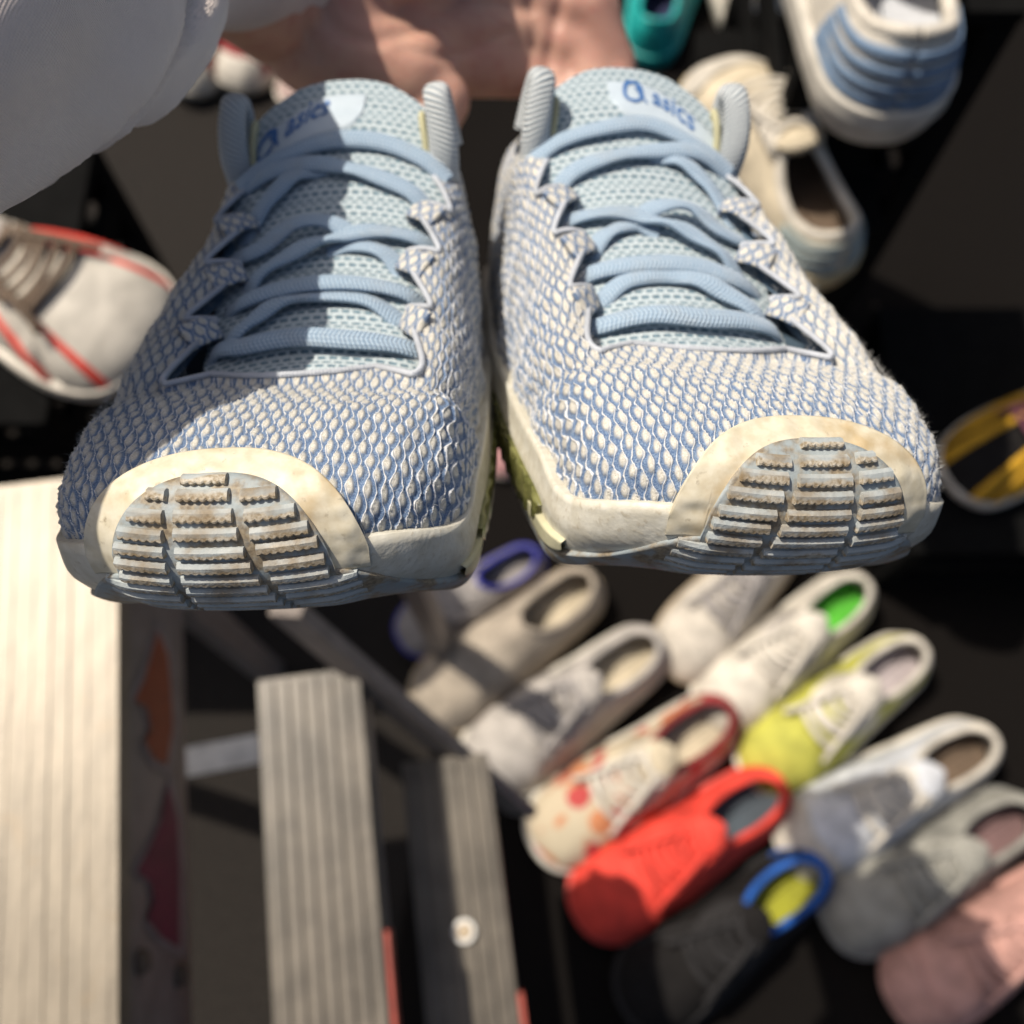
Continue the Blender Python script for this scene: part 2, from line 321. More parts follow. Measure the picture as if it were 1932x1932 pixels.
# ------------------------------------------------------------------ builder of one shoe of the held pair
def shell(m, W, S0, S1, off, rows, edge=(True, True), base=-.001, col_off=None):
    """slab laid on the last between the s-lines S0(w), S1(w): rim, face, rim"""
    k = np.linspace(0, 1, rows)[None]; s = S0[:, None] * (1 - k) + S1[:, None] * k; o = np.full(s.shape, off)
    if col_off is not None: o = o + col_off(W[:, None] + 0 * s, s)
    ww = np.broadcast_to(W[:, None], s.shape)
    S_, O_, W_ = [s], [o], [ww]
    if edge[0]:
        S_ = [s[:, :1], s[:, :1]] + S_; O_ = [np.full((len(W), 1), base), o[:, :1] * .6] + O_; W_ = [ww[:, :1]] * 2 + W_
    if edge[1]:
        S_ += [s[:, -1:], s[:, -1:]]; O_ += [o[:, -1:] * .6, np.full((len(W), 1), base)]; W_ += [ww[:, :1]] * 2
    s = np.hstack(S_); o = np.hstack(O_); ww = np.hstack(W_)
    return LAST.at(ww, s, o), s
def fin(name, P, mat, par, m, uv=None, closed=False, smooth=True, F=None):
    P = np.array(P, float); nu, nv = P.shape[:2] if P.ndim == 3 else (0, 0)
    if F is None: F = grid_faces(nu, nv, closed)[:, ::-1]
    P = P.reshape(-1, 3) * np.array([m, 1, 1])
    if m < 0: F = np.asarray(F)[:, ::-1]
    return mesh_obj(name, P, F, mat, par, uv, smooth)
def throat_w(y, side):
    ws = np.linspace(WMIN, 0, 5000) if side < 0 else np.linspace(0, WMAX, 5000); return float(ws[np.abs(EY(ws) - y).argmin()])
def held_shoe(m, root, seed):
    rng = np.random.default_rng(seed)
    # upper ---------------------------------------------------------------
    nw = 1250; W = np.linspace(WMIN, WMAX, nw, endpoint=False); rows = 190
    s0 = notch(W) / LAST.tab(LAST.LU, W, 0); s1 = np.full(nw, 1.12); k = np.linspace(0, 1, rows)[None]
    s = s0[:, None] * (1 - k) + s1[:, None] * k; ww = np.broadcast_to(W[:, None], s.shape)
    CR = LAST.tab(LAST.CR, ww, s); u, v = CR[..., 0] / KW, CR[..., 1] / KH
    front = np.exp(-((EY(W) - .07) / .02) ** 2)[:, None]
    off = knit_height(u, v) + .0011 * vnoise(CR[..., 0] * 55 + 9, CR[..., 1] * 75 + 5, seed) + .0005 * vnoise(CR[..., 0] * 170, CR[..., 1] * 190, seed + 1)
    off += front * (-.0018 * np.exp(-((CR[..., 1] - .050 - .004 * np.sin(CR[..., 0] * 60)) / .0055) ** 2) + .0004 * np.exp(-((CR[..., 1] - .036) / .008) ** 2))
    off *= smoothstep(0, .03, k)
    fin('upper', LAST.at(ww, s, off), M['knit'], root, m, np.stack([u, v], -1).reshape(-1, 2), closed=True)
    # loose fibres
    n = 9000; fw = rng.uniform(-.13, .13, n); fs = rng.uniform(.05, 1.0, n); b = LAST.at(fw, fs, 0); nn = LAST.tab(LAST.N, fw, fs)
    d = nn + rng.normal(0, .8, (n, 3)); d /= np.linalg.norm(d, axis=1)[:, None]; t = np.cross(d, rng.normal(0, 1, (n, 3))); t /= np.linalg.norm(t, axis=1)[:, None]
    ln = rng.uniform(.0008, .0024, n)[:, None]; V = np.stack([b - t * .00003, b + t * .00003, b + d * ln + t * .00002], 1).reshape(-1, 3)
    o = fin('fuzz', V, M['fuzz'], root, m, F=np.arange(3 * n).reshape(-1, 3)); o['kind'] = 'stuff'
    # edging bead round the throat ------------------------------------------
    wa, wb = throat_w(.149, -1), throat_w(.149, 1); w = np.linspace(wa, wb, 1500); ss = notch(w) / LAST.tab(LAST.LU, w, 0)
    P = LAST.at(w, ss + .002, .0004); L = np.concatenate([[0], np.cumsum(np.linalg.norm(np.diff(P, axis=0), axis=1))]); q = np.linspace(0, L[-1], 1100)
    P = np.stack([np.interp(q, L, P[:, j]) for j in range(3)], 1); ker = np.ones(5) / 5
    for j in range(3): P[2:-2, j] = np.convolve(P[:, j], ker, 'valid')
    r = .00085 * (1 + .18 * np.sin(q / .00095 * 2 * np.pi)); V, F, uv = sweep(P, np.tile([0, 0.3, 1.0], (len(P), 1)), r, r, 8)
    fin('edging', V, M['edging'], root, m, uv, F=F)
    # tongue ------------------------------------------------------------------
    a = np.linspace(-1, 1, 121)[:, None]; b = np.linspace(0, 1, 161)[None]
    y = .044 + .127 * b + 0 * a; half = (.030 + .007 * b) * np.where(b > .80, np.sqrt(np.clip(1 - ((b - .80) / .2) ** 2 * .97, 0, 1)), 1.0); x = a * half
    z = tongue_z(x, y) - .012 * np.clip(b - .86, 0, 1) ** 2 * 50 * .15
    top = np.stack([x, y, z], -1); bot = np.stack([x * .98, y + .002, z - .0075 * np.sqrt(np.clip(1 - a ** 4, 0, 1)) * np.clip((1 - b) * 12, 0, 1) - .0006], -1)
    nu, nv = 121, 161; Fg = grid_faces(nu, nv); V = np.vstack([top.reshape(-1, 3), bot.reshape(-1, 3)]); off_ = nu * nv
    ring = [i * nv for i in range(nu)] + [(nu - 1) * nv + j for j in range(1, nv)] + [i * nv + nv - 1 for i in range(nu - 2, -1, -1)] + [j for j in range(nv - 2, 0, -1)]
    rim = [[ring[i], ring[i - 1], ring[i - 1] + off_, ring[i] + off_] for i in range(len(ring))]
    F = np.vstack([Fg, Fg[:, ::-1] + off_, np.array(rim)])
    uvx = np.stack([x / .0032, y * 1.12 / .0021], -1).reshape(-1, 2); tongue = fin('tongue', V, M['tongue'], root, m, np.vstack([uvx, uvx]), F=F)
    # printed label on the outer half of the tongue's end
    def on_tongue(x, y, h): return np.stack([x, y, tongue_z(x, y) - .012 * np.clip((y - .044) / .127 - .86, 0, 1) ** 2 * 50 * .15 + h], -1)
    aa = np.linspace(0, 1, 40)[:, None]; bb = np.linspace(0, 1, 14)[None]
    lx = -.008 + .040 * aa + 0 * bb; ctr = .1640 - .015 * (np.clip(lx + .002, 0, 1) / .034) ** 2; ends = np.sqrt(np.clip(1 - np.abs(aa * 2 - 1) ** 6, 0.02, 1))
    ly = ctr - (.0118 - .002 * aa) * bb * ends - .0005
    P = on_tongue(lx, ly, .0007); P = np.concatenate([P[:, :1] - [0, 0, .0012], P, P[:, -1:] - [0, 0, .0012]], 1)
    lab = fin('label_patch', P, M['label'], tongue, m, F=grid_faces(40, 16)[:, ::-1] if True else None)
    def put(bm_pts, faces, name):                                            # flat lettering bent onto the label; reads left to right either way
        q = np.array(bm_pts, float); X = .0125 + (q[:, 0]) * m; base = .1640 - .015 * (np.clip(X + .002, 0, 1) / .034) ** 2 - .0042
        V = on_tongue(X, base + q[:, 1] * 1.3, .0011); V[:, 0] *= m
        me = bpy.data.meshes.new(name); me.from_pydata(V.tolist(), [], faces); me.update(); link(name, me, M['ink'], tongue)
    cu = bpy.data.curves.new('lettering', 'FONT'); cu.body = 'asics'; cu.size = .0078; cu.shear = .25; cu.offset = .0001; cu.space_character = 1.0; cu.resolution_u = 3
    to = bpy.data.objects.new('lettering', cu); COL.objects.link(to); dg = bpy.context.evaluated_depsgraph_get(); tm = bpy.data.meshes.new_from_object(to.evaluated_get(dg))
    pts = [tuple(v.co) for v in tm.vertices]; fcs = [tuple(p.vertices) for p in tm.polygons]; bpy.data.objects.remove(to); bpy.data.curves.remove(cu); bpy.data.meshes.remove(tm)
    put([(p[0] - .0060, p[1] - .0022) for p in pts], fcs, 'lettering')
    th = np.linspace(-.4, 2 * np.pi * .98, 44); r0 = .0025; cx = r0 * np.cos(th) * 1.25 + .35 * r0 * np.sin(th); cy = r0 * np.sin(th) * .85
    tail = [(.0046, -.0034), (.0052, -.0010), (.0044, .0014), (.0024, .0030)]
    cx = np.concatenate([cx[::-1], [q[0] for q in tail]]) if False else cx
    pts, fcs = [], []
    def ribbon(X, Y, hw):
        n0 = len(pts); tx = np.gradient(X); ty = np.gradient(Y); l = np.hypot(tx, ty)
        for i in range(len(X)): pts.extend([(X[i] - ty[i] / l[i] * hw[i], Y[i] + tx[i] / l[i] * hw[i]), (X[i] + ty[i] / l[i] * hw[i], Y[i] - tx[i] / l[i] * hw[i])])
        for i in range(len(X) - 1): fcs.append((n0 + 2 * i, n0 + 2 * i + 1, n0 + 2 * i + 3, n0 + 2 * i + 2))
    sp = catmull(np.array([(1.45, -1.05), (1.12, -.35), (.95, .45), (.25, .98), (-.70, .78), (-1.10, .0), (-.75, -.78), (.1, -.98), (.78, -.50), (.72, .15), (.25, .42)]), 60) * .0028
    ribbon(sp[:, 0] - .0118, sp[:, 1] * .95, np.interp(np.arange(60), [0, 12, 40, 59], [.0003, .00075, .0006, .0003]))
    put(pts, fcs, 'emblem')
    # laces --------------------------------------------------------------------
    jit = lambda: rng.uniform(-.0008, .0008)
    strands = [
     [(-.0300, .0835, -.001), (-.0245, .0815, .0010), (-.012, .0795, .0026), (.004, .0785, .0028), (.018, .0800, .0026), (.0265, .0830, .001), (.031, .0855, -.003)],
     [(-.0290, .1005, -.002), (-.0235, .0995, .0012), (-.008, .0985, .0026), (.008, .0980, .0028), (.020, .0985, .0022), (.0285, .1010, -.002)],
     [(-.0235, .0925, -.002), (-.014, .0965, .0010), (.000, .0965, .0016), (.012, .0925, .0024), (.0215, .0880, .0016), (.027, .0865, -.003)],
     [(-.0315, .1195, -.002), (-.026, .1195, .0014), (-.010, .1160, .0030), (.006, .1115, .0034), (.018, .1065, .0020), (.0245, .1040, -.003)],
     [(-.010, .1150, .0006), (.000, .1180, .0040), (.010, .1185, .0046), (.020, .1155, .0026), (.029, .1165, .0006), (.034, .1200, -.003)],
     [(-.0245, .1075, -.003), (-.018, .1120, .0006), (-.008, .1150, .0008), (.000, .1150, -.001)],
     [(-.0300, .1300, -.003), (-.0245, .1330, .0012), (-.012, .1360, .0022), (.004, .1390, .0024), (.020, .1400, .0024), (.0330, .1415, -.002)],
     [(.004, .1410, -.001), (.012, .1375, .0020), (.021, .1320, .0022), (.0275, .1255, -.001), (.030, .123, -.004)],
     [(-.0350, .1420, -.001), (-.028, .1440, .0010), (-.014, .1462, .0020), (.004, .1462, .0020), (.020, .1438, .0020), (.033, .1412, .000)]]
    for st in strands:
        c = catmull([(p[0], p[1] + jit(), p[2]) for p in st], 60); x, y = c[:, 0], c[:, 1] - .0085 * (1 - smoothstep(.085, .150, c[:, 1]))
        P = np.stack([x, y, tongue_z(x, y) + c[:, 2] + .0010], -1); N = tongue_n(x, y); N[:, 2] += .0
        tw = rng.uniform(-.35, .35) * np.sin(np.linspace(0, np.pi, 60)); N[:, 1] += tw
        V, F, uv = sweep(P, N, .0031, .0012, 12); fin('lace', V, M['lace'], root, m, uv, F=F)
    # knit tabs that hold the lace, and the webbing loops at the top ----------------
    for side in (-1, 1):
        for kk in range(3):
            w = throat_w(TABY[kk] + .0005, side); p = LAST.at(np.array(w), np.array(0.005), .0).reshape(3); ax = LAST.at(np.array(w), np.array(.09)).reshape(3) - p; ax /= np.linalg.norm(ax)
            n_ = LAST.tab(LAST.N, np.array(w), np.array(.01)).reshape(3); path = np.array([p + ax * .008 - n_ * .0002, p + ax * .004 + n_ * .0010, p - ax * .0002 + n_ * .0012, p - ax * .0022 + n_ * .0000, p - ax * .0020 - n_ * .004])
            path = catmull(path, 16); V, F, uv = sweep(path, np.tile(n_, (16, 1)) + np.linspace(0, -1, 16)[:, None] * ax * 1.2, np.linspace(.0044, .0034, 16), .0009, 14)
            V = V + rng.normal(0, .00010, V.shape); fin('lace_tab', V, M['knit'], root, m, uv / np.array([4.2, 4.6]) + 8, F=F)
        x0 = .0325 * side; path = catmull([(x0 + .0005 * side, .1490, .083), (x0 + .0014 * side, .1462, .093), (x0 + .0010 * side, .1465, .101), (x0 + .0002 * side, .1490, .1075), (x0, .1535, .1085), (x0 + .0005 * side, .1570, .103), (x0 + .002 * side, .1575, .092)], 50)
        T = np.gradient(path, axis=0); ref = np.cross(T, [1, -.25 * side, .10 * side]); V, F, uv = sweep(path + np.array([0, 0, .003]), ref, np.interp(np.arange(50), [0, 24, 49], [.0050, .0042, .0048]), .0034, 16)
        lp = fin('webbing_loop', V, M['web'], root, m, uv, F=F)
        path2 = path[4:30] - np.array([.0052 * side, -.0016, .004]); V, F, uv = sweep(path2, ref[4:30], .0012, .0022, 10)
        fin('loop_backing', V, M['yellow_web'], lp, m, uv, F=F)
    # lining and insole --------------------------------------------------------------
    Wc = np.linspace(WMIN, WMAX, 160, endpoint=False); sc = notch(Wc) / LAST.tab(LAST.LU, Wc, 0) + .01; kk = np.linspace(0, 1, 24)[None]; s = sc[:, None] * (1 - kk) + 1.0 * kk
    P = LAST.at(np.broadcast_to(Wc[:, None], s.shape), s, -.0062); fin('lining', P, M['lining'], root, m, F=grid_faces(160, 24, True), uv=None)
    O = np.stack([LAST.tab(LAST.R[:, 0], Wc, 0) * .93, LAST.tab(LAST.R[:, 1], Wc, 0) * .96 + .005, np.full(160, .022)], -1); C = O * np.array([.02, 1, 1]); fin('insole', np.stack([O, C], 1), M['lining'], root, m, closed=True)
    # midsole, outsole, bumper -------------------------------------------------------
    Wm = np.linspace(WMIN, WMAX, 700, endpoint=False); tf = .0005 + .0045 * smoothstep(.045, .085, np.abs(Wm)) ; s0 = LAST.s_of_t(Wm, tf)
    P, s = shell(m, Wm, s0, np.full(700, 1.999), .0019, 26, (True, False), col_off=lambda w, s: .0006 * np.exp(-((s - 1.16) / .08) ** 2) - .0005 * np.exp(-((s - 1.42) / .06) ** 2))
    c = P[:, -1:] * np.array([.02, 1, 1]); P = np.concatenate([P, c], 1); fin('midsole', P, M['midsole'], root, m, closed=True)
    Wo = np.linspace(WMIN, WMAX, 900, endpoint=False); s0 = LAST.s_of_t(Wo, flap_top(Wo)); P, s = shell(m, Wo, s0, np.full(900, 1.999), .0032, 60, (True, False))
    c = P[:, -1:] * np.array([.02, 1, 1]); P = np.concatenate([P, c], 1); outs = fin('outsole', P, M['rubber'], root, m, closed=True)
    wl = .0322; Wb = ARCH_W + wl * np.sin(np.linspace(-np.pi / 2, np.pi / 2, 240)); top = bump_top(Wb); bot = np.where(np.abs(Wb - ARCH_W) < .0242, flap_top(Wb) - .0015, np.minimum(-.0065, top - .0008))
    P, s = shell(m, Wb, LAST.s_of_t(Wb, top), LAST.s_of_t(Wb, bot), .0026, 30, (True, True), col_off=lambda w, s: .00035 * vnoise(w * 260 + 3, s * 26, seed + 7) * np.clip((s - s.min(1)[:, None]) * 40, 0, 1))
    fin('toe_bumper', P, M['bumper'], root, m)
    # tread lugs
    base = .0030; hgt = .0016
    for r in range(20):
        t = .0138 - r * .0034; ws = np.linspace(-.07, .07, 1400); ok = flap_top(ws) > t + .0010
        if not ok.any(): continue
        lo, hi = ws[ok][0] + .0006, ws[ok][-1] - .0006; lim = min(.024 + .0008 * r, .034); lo, hi = max(lo, ARCH_W - lim), min(hi, ARCH_W + lim)
        f = np.clip(r / 15, 0, 1); gi, go = ARCH_W + (-.0045 - .0125 * f), ARCH_W + (.0085 + .0050 * f)
        for a_, b_ in ((lo, gi - .0008), (gi + .0008, go - .0007), (go + .0007, hi)):
            if b_ - a_ < .003: continue
            n = max(8, int((b_ - a_) / .00055)); w = np.linspace(a_, b_, n); sag = .0018 * ((w - ARCH_W) / .03) ** 2 + rng.uniform(-.0003, .0003)
            saw = .00032 * (np.arange(n) % 3 == 0); k_ = 1 - .9 * smoothstep(.022, .033, np.abs(w - ARCH_W)); hh = hgt * k_ * rng.uniform(.92, 1.05) * (1 - .6 * float(smoothstep(-.014, -.034, np.array(t))) if t > -.034 else .4)
            prof = [(.0015, -.0008, 0), (.0013, .55, .10), (.0006, 1, .30), (.0000, 1, .5), (-.0007, 1, .85), (-.0010, .85, 1), (-.0010, -.0012, 1)]
            c = np.zeros((n, 7, 4))
            for j, p in enumerate(prof):
                c[:, j, 0] = w; c[:, j, 1] = t + sag + p[0] + (saw if j in (4, 5) else 0); c[:, j, 2] = base + (hh * p[1] if p[1] >= .5 else p[1]); c[:, j, 3] = p[2]
            c[[0, -1], :, 2] = base - .0012; c[0, :, 0] += .00001; P = LAST.att(c[..., 0], c[..., 1], c[..., 2])
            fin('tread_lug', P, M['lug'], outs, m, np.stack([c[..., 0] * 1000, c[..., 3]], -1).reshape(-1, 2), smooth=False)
    # gel cushion on the side that faces the other shoe ----------------------------------
    Wg = np.linspace(-.155, -.068, 90); e = np.sqrt(np.clip(1 - ((Wg + .1115) / .044) ** 4, 0, 1)); P, s = shell(m, Wg, LAST.s_of_t(Wg, -.0085 + .0040 * e), LAST.s_of_t(Wg, -.0090 - .0075 * e), .0034, 14, (True, True), col_off=lambda w, s: .0008 * np.abs(np.sin(w * 330)) ** 3)
    fin('gel_insert', P, M['gel'], root, m)
    Wg = np.linspace(-.082, -.052, 50); e = np.sqrt(np.clip(1 - ((Wg + .067) / .0155) ** 4, 0, 1)); P, s = shell(m, Wg, LAST.s_of_t(Wg, -.0125 + .002 * e), LAST.s_of_t(Wg, -.0135 - .003 * e), .0036, 8, (True, True))
    fin('gel_window', P, M['plate'], root, m)
    return root

def rodrigues(v):
    a = math.sqrt(sum(x * x for x in v)); return Matrix.Rotation(a, 3, Vector(v))
CAMB = Matrix((RIGHT, FWD, UP)).transposed()                                  # columns right, forward, up
def place_held(root, q):
    R = CAMB @ rodrigues(q[:3]); p = Vector((0, 0, CAM_H)) + RIGHT * q[3] + FWD * q[5] + UP * q[4]
    root.matrix_world = Matrix.Translation(p) @ R.to_4x4()
POSE_R = (0.462, 0.045, 0.175, 0.0562, -0.0285, 0.2440)
POSE_L = (0.470, -0.0480, -0.033, -0.0536, -0.0362, 0.2365)
held = empty('running_shoe'); held_shoe(1, held, 21); place_held(held, POSE_R)
tag(held, 'pale blue knit running shoe on the right of the held pair, its tongue label sunlit', 'shoe', 'held pair of running shoes')
held2 = empty('running_shoe'); held_shoe(-1, held2, 35); place_held(held2, POSE_L)
tag(held2, 'pale blue knit running shoe left of the held pair, shaded by the sleeve', 'shoe', 'held pair of running shoes')
# ------------------------------------------------------------------ ground
bm = bmesh.new(); bmesh.ops.create_grid(bm, x_segments=1, y_segments=1, size=20)
s = NT('asphalt'); gA = s.noise(220, 4); gB = s.noise(6, 4)
c = s.mix(s.ramp(gA, .3, .7), (.010, .009, .008), (.030, .026, .023)); c = s.mix(s.ramp(gB, .35, .7), c, s.mix(.5, c, (.02, .017, .015)))
g = bm_obj('ground', bm, s.out(c, .9, s.bump(gA, .8, .004), Specular_IOR_Level=.15)); g['kind'] = 'structure'; g['label'] = 'dark asphalt ground'

s = NT('black_sheet'); gA = s.noise(700, 3); gB = s.noise(14, 4)
BSH = s.out(s.mix(gA, (.003, .003, .003), (.012, .010, .009)), .95, s.bump(gA, .4, .001), Specular_IOR_Level=.05)
n = 160; xs = np.linspace(-.12, 1.6, n); ys = np.linspace(-1.4, 1.9, n); X, Y = np.meshgrid(xs, ys, indexing='ij'); X = X + .05 * np.sin(Y * 3)
Z = .006 + .004 * np.abs(vnoise(X * 6 + Y * 3, Y * 5, 2)) + .006 * np.clip(vnoise(X * 11 - Y * 4, Y * 6 + 5, 4) - .35, 0, 1); Z[0] = .003
sh = mesh_obj('ground_sheet', np.stack([X, Y, Z], -1), grid_faces(n, n), BSH); tag(sh, 'black cloth sheet spread on the asphalt under the rows of shoes', 'sheet')
# ------------------------------------------------------------------ other shoes of the stall
SHAPE2 = np.array([
 (0, .262, 0, .250, .072), (-.018, .257, -.011, .246, .070), (-.031, .240, -.020, .234, .064), (-.036, .205, -.024, .211, .058),
 (-.038, .170, -.0235, .188, .061), (-.043, .130, -.020, .168, .070), (-.048, .092, -.015, .157, .078), (-.048, .055, -.010, .152, .082),
 (-.040, .024, -.006, .149, .084), (-.021, .005, -.003, .1475, .085), (.002, 0, .000, .147, .085), (.025, .005, .003, .1475, .085),
 (.042, .024, .006, .149, .084), (.0495, .055, .010, .152, .082), (.049, .092, .015, .157, .078), (.044, .130, .020, .168, .070),
 (.039, .170, .0235, .188, .061), (.036, .205, .024, .211, .058), (.031, .240, .020, .234, .064), (.018, .257, .011, .246, .070)])
LAST2 = Last(SHAPE2, nose=(.018, .006), nw=400, sq=1.7)
def cloth(name, col, rough=.8): return plain(name, col, rough, var=.22, scale=45, bump=.6, bscale=520, dist=.0012)
def floral():
    s = NT('floral_cloth'); v = s.n('ShaderNodeTexVoronoi', ins={'Scale': 38.0}); co = s.n('ShaderNodeTexCoord').outputs['Object']; s.t.links.new(co, v.inputs[0])
    c = s.mix(s.ramp(v.outputs[0], .46, .58), s.mix(s.ramp(s.n('ShaderNodeSeparateColor', ins={0: v.outputs[1]}).outputs[0], .3, .6), (.42, .05, .05), (.50, .20, .09)), (.50, .42, .30))
    rose = s.ramp(s.noise(16, 3, off=(5, 2, 1)), .38, .46); return s.out(s.mix(rose, (.50, .43, .31), c), .8, s.bump(s.noise(600, 2), .4, .001))
def market_shoe(name, label, toe, heel, z, upper, sole, collar, insole, lace=None, cap=None, tongue=None, stripes=None, stripe_mat=None, lift=.04, tilt=0, strap=False, eyelets=False, patch=None, width=1.0, scale=None, group=None, heel_bands=None):
    A, B = on_level(*toe, z + lift), on_level(*heel, z + lift); d = B - A; L = d.length; k = L / .262 if scale is None else scale
    root = empty(name); ang = math.atan2(d.y, d.x) - math.pi / 2
    root.matrix_world = Matrix.Translation((A.x, A.y, z + .003)) @ Matrix.Rotation(ang, 4, 'Z') @ Matrix.Rotation(tilt, 4, 'Y') @ Matrix.Diagonal((k * width, k, k, 1))
    Lt = LAST2; w0, w1 = Lt.w0, Lt.w0 + Lt.len; seed = len(label) * 7 + len(name); rng = np.random.default_rng(seed)
    W = np.linspace(w0, w1, 130, endpoint=False); s = np.linspace(0, 1.1, 34)[None] + 0 * W[:, None]; ww = np.broadcast_to(W[:, None], s.shape); P0 = Lt.at(ww, s)
    off = .0013 * vnoise(P0[..., 0] * 42 + 7, P0[..., 1] * 48, seed) + .0005 * vnoise(P0[..., 0] * 150, P0[..., 1] * 170, seed + 1)
    off = off * smoothstep(0, .15, s) - .0030 * np.exp(-((P0[..., 1] - .072 - .006 * np.sin(P0[..., 0] * 70)) / .007) ** 2) * smoothstep(.012, .05, P0[..., 2])
    fin('upper', Lt.at(ww, s, off), upper, root, 1, closed=True)
    inner = Lt.at(ww[:, ::3], np.linspace(.02, 1.0, 12)[None] + 0 * ww[:, :12], -.004); fin('lining', inner, collar, root, 1, F=grid_faces(130, 12, True))
    def slab(nm, Wa, Sa, Sb, o, mat, rows=8, closed=False, par=root, ends=(True, True)):
        k_ = np.linspace(0, 1, rows)[None]; q = Sa[:, None] * (1 - k_) + Sb[:, None] * k_; q = np.hstack([q[:, :1]] * 2 + [q] + [q[:, -1:]] * 2); oo = np.full(q.shape, o); oo[:, 0] = oo[:, -1] = -.001; oo[:, 1] = oo[:, -2] = o * .6
        if not closed: oo[0] = oo[-1] = -.001
        return fin(nm, Lt.at(np.broadcast_to(Wa[:, None], q.shape), q, oo), mat, par, 1, closed=closed)
    Ws = np.linspace(w0, w1, 140, endpoint=False); q = np.linspace(1.0, 1.999, 12)[None] + 0 * Ws[:, None]; oo = np.full(q.shape, .0045); P = Lt.at(np.broadcast_to(Ws[:, None], q.shape), q, oo + .0012 * np.exp(-((q - 1.35) / .1) ** 2)); e = Lt.at(Ws, np.full(140, .985), -.001)[:, None]
    e2 = Lt.at(Ws, np.full(140, .99), .0036)[:, None]; P = np.concatenate([e, e2, P, P[:, -1:] * np.array([.02, 1, 1])], 1); so = fin('sole', P, sole, root, 1, closed=True)
    # collar roll
    C = Lt.at(W, np.full(130, .0), -.001); C = np.vstack([C, C[:1]]); V, F, uv = sweep(C, np.tile([0, 0, 1.], (131, 1)), .0040, .0046, 10); fin('collar', V, collar, root, 1, uv, F=F)
    O = np.stack([Lt.tab(Lt.R[:, 0], W, 0) * .86, Lt.tab(Lt.R[:, 1], W, 0) * .93 + .01, np.full(130, .030)], -1); fin('insole', np.stack([O, O * np.array([.02, 1, 1])], 1), insole, root, 1, closed=True)
    if tongue is not None:
        a = np.linspace(-1, 1, 17)[:, None]; b = np.linspace(0, 1, 20)[None]; x = a * (.017 + .004 * b) * np.sqrt(np.clip(1 - (np.clip(b - .75, 0, 1) / .26) ** 2, 0, 1)); y = .085 + .085 * b + 0 * a
        zz = .070 + .028 * b - .012 * (1 - b) ** 2 - .006 * a * a; Pt = np.stack([x, y, zz + .004], -1); Pb = Pt - np.array([0, 0, .006]); V = np.vstack([Pt.reshape(-1, 3), Pb.reshape(-1, 3)]); Fg = grid_faces(17, 20); ring = [i * 20 for i in range(17)] + [16 * 20 + j for j in range(1, 20)] + [i * 20 + 19 for i in range(15, -1, -1)] + [j for j in range(18, 0, -1)]
        F = np.vstack([Fg, Fg[:, ::-1] + 340, [[ring[i], ring[i - 1], ring[i - 1] + 340, ring[i] + 340] for i in range(len(ring))]]); fin('tongue', V, tongue, root, 1, F=F)
    def xw(x, sv, side):
        wt = np.linspace(0, .16 * side, 300); X = Lt.at(wt, np.full(300, sv))[:, 0]; return float(wt[np.abs(X - x * side).argmin()])
    if lace is not None:
        for i in range(6):
            sv = .05 + .075 * i; a_, b_ = xw(.019 + .001 * i, sv, -1), xw(.019 + .001 * i, sv, 1); w = np.linspace(a_, b_, 26); sv2 = sv + .02 * np.sin(np.linspace(-1, 1, 26) * 2 + i) + rng.uniform(-.01, .01)
            Pl = Lt.at(w, sv2, .0060 + .0035 * np.cos(np.linspace(-1.57, 1.57, 26)) - .006 * (np.abs(np.linspace(-1, 1, 26)) > .93)); N = Lt.tab(Lt.N, w, sv2); V, F, uv = sweep(Pl, N, .0036, .0017, 8); fin('lace', V, lace, root, 1, uv, F=F)
        for sd in (-1, 1):
            t = np.linspace(0, 1, 30); Pl = np.stack([sd * (.004 + .030 * t), (.135 - .050 * t) + .016 * np.sin(t * 5), .091 + .010 * np.sin(t * 3.1) - .018 * t], -1); V, F, uv = sweep(Pl, np.tile([0, 0, 1.], (30, 1)), .0030, .0015, 8); fin('lace_end', V, lace, root, 1, uv, F=F)
    if eyelets:
        for sd in (-1, 1):
            Wp = np.array([xw(.016 + .0012 * i, .02 + .05 * i, sd) for i in range(9)]); Wq = np.array([xw(.031 + .0005 * i, .02 + .05 * i, sd) for i in range(9)]); Pp = np.stack([Lt.at(Wp + (Wq - Wp) * j, .02 + .05 * np.arange(9), .0022 if 0 < j < 1 else -.001) for j in (0, .02, .5, .98, 1)], 1); fin('eyestay', Pp, eyelets, root, 1, F=np.vstack([grid_faces(9, 5)])[:, ::-sd] if sd else None)
    if cap is not None:
        Wc = np.linspace(-.062, .062, 50); e = np.sqrt(np.clip(1 - (Wc / .0625) ** 4, 0, 1)); slab('toe_cap', Wc, 1.02 - .30 * e, np.full(50, 1.05), .0030, cap)
    if patch is not None:
        Wc = np.linspace(-.085, .085, 60); e = np.sqrt(np.clip(1 - (Wc / .086) ** 4, 0, 1)); slab('toe_overlay', Wc, .98 - .56 * e, np.full(60, 1.0), .0018, patch, 14)
    if stripes:
        sw = 1.7 if 'thick' in label else 1.0
        for sd in (-1, 1):
            for w_, lean in stripes:
                q = np.linspace(.25, .98, 20); Wa = sd * (w_ + lean * (1 - q)); Pp = np.stack([Lt.at(Wa + dd, q, o_) for dd, o_ in ((-.005 * sw, -.001), (-.0045 * sw, .0022), (.0045 * sw, .0022), (.005 * sw, -.001))], 1); fin('side_stripe', Pp, stripe_mat, root, 1, F=grid_faces(20, 4))
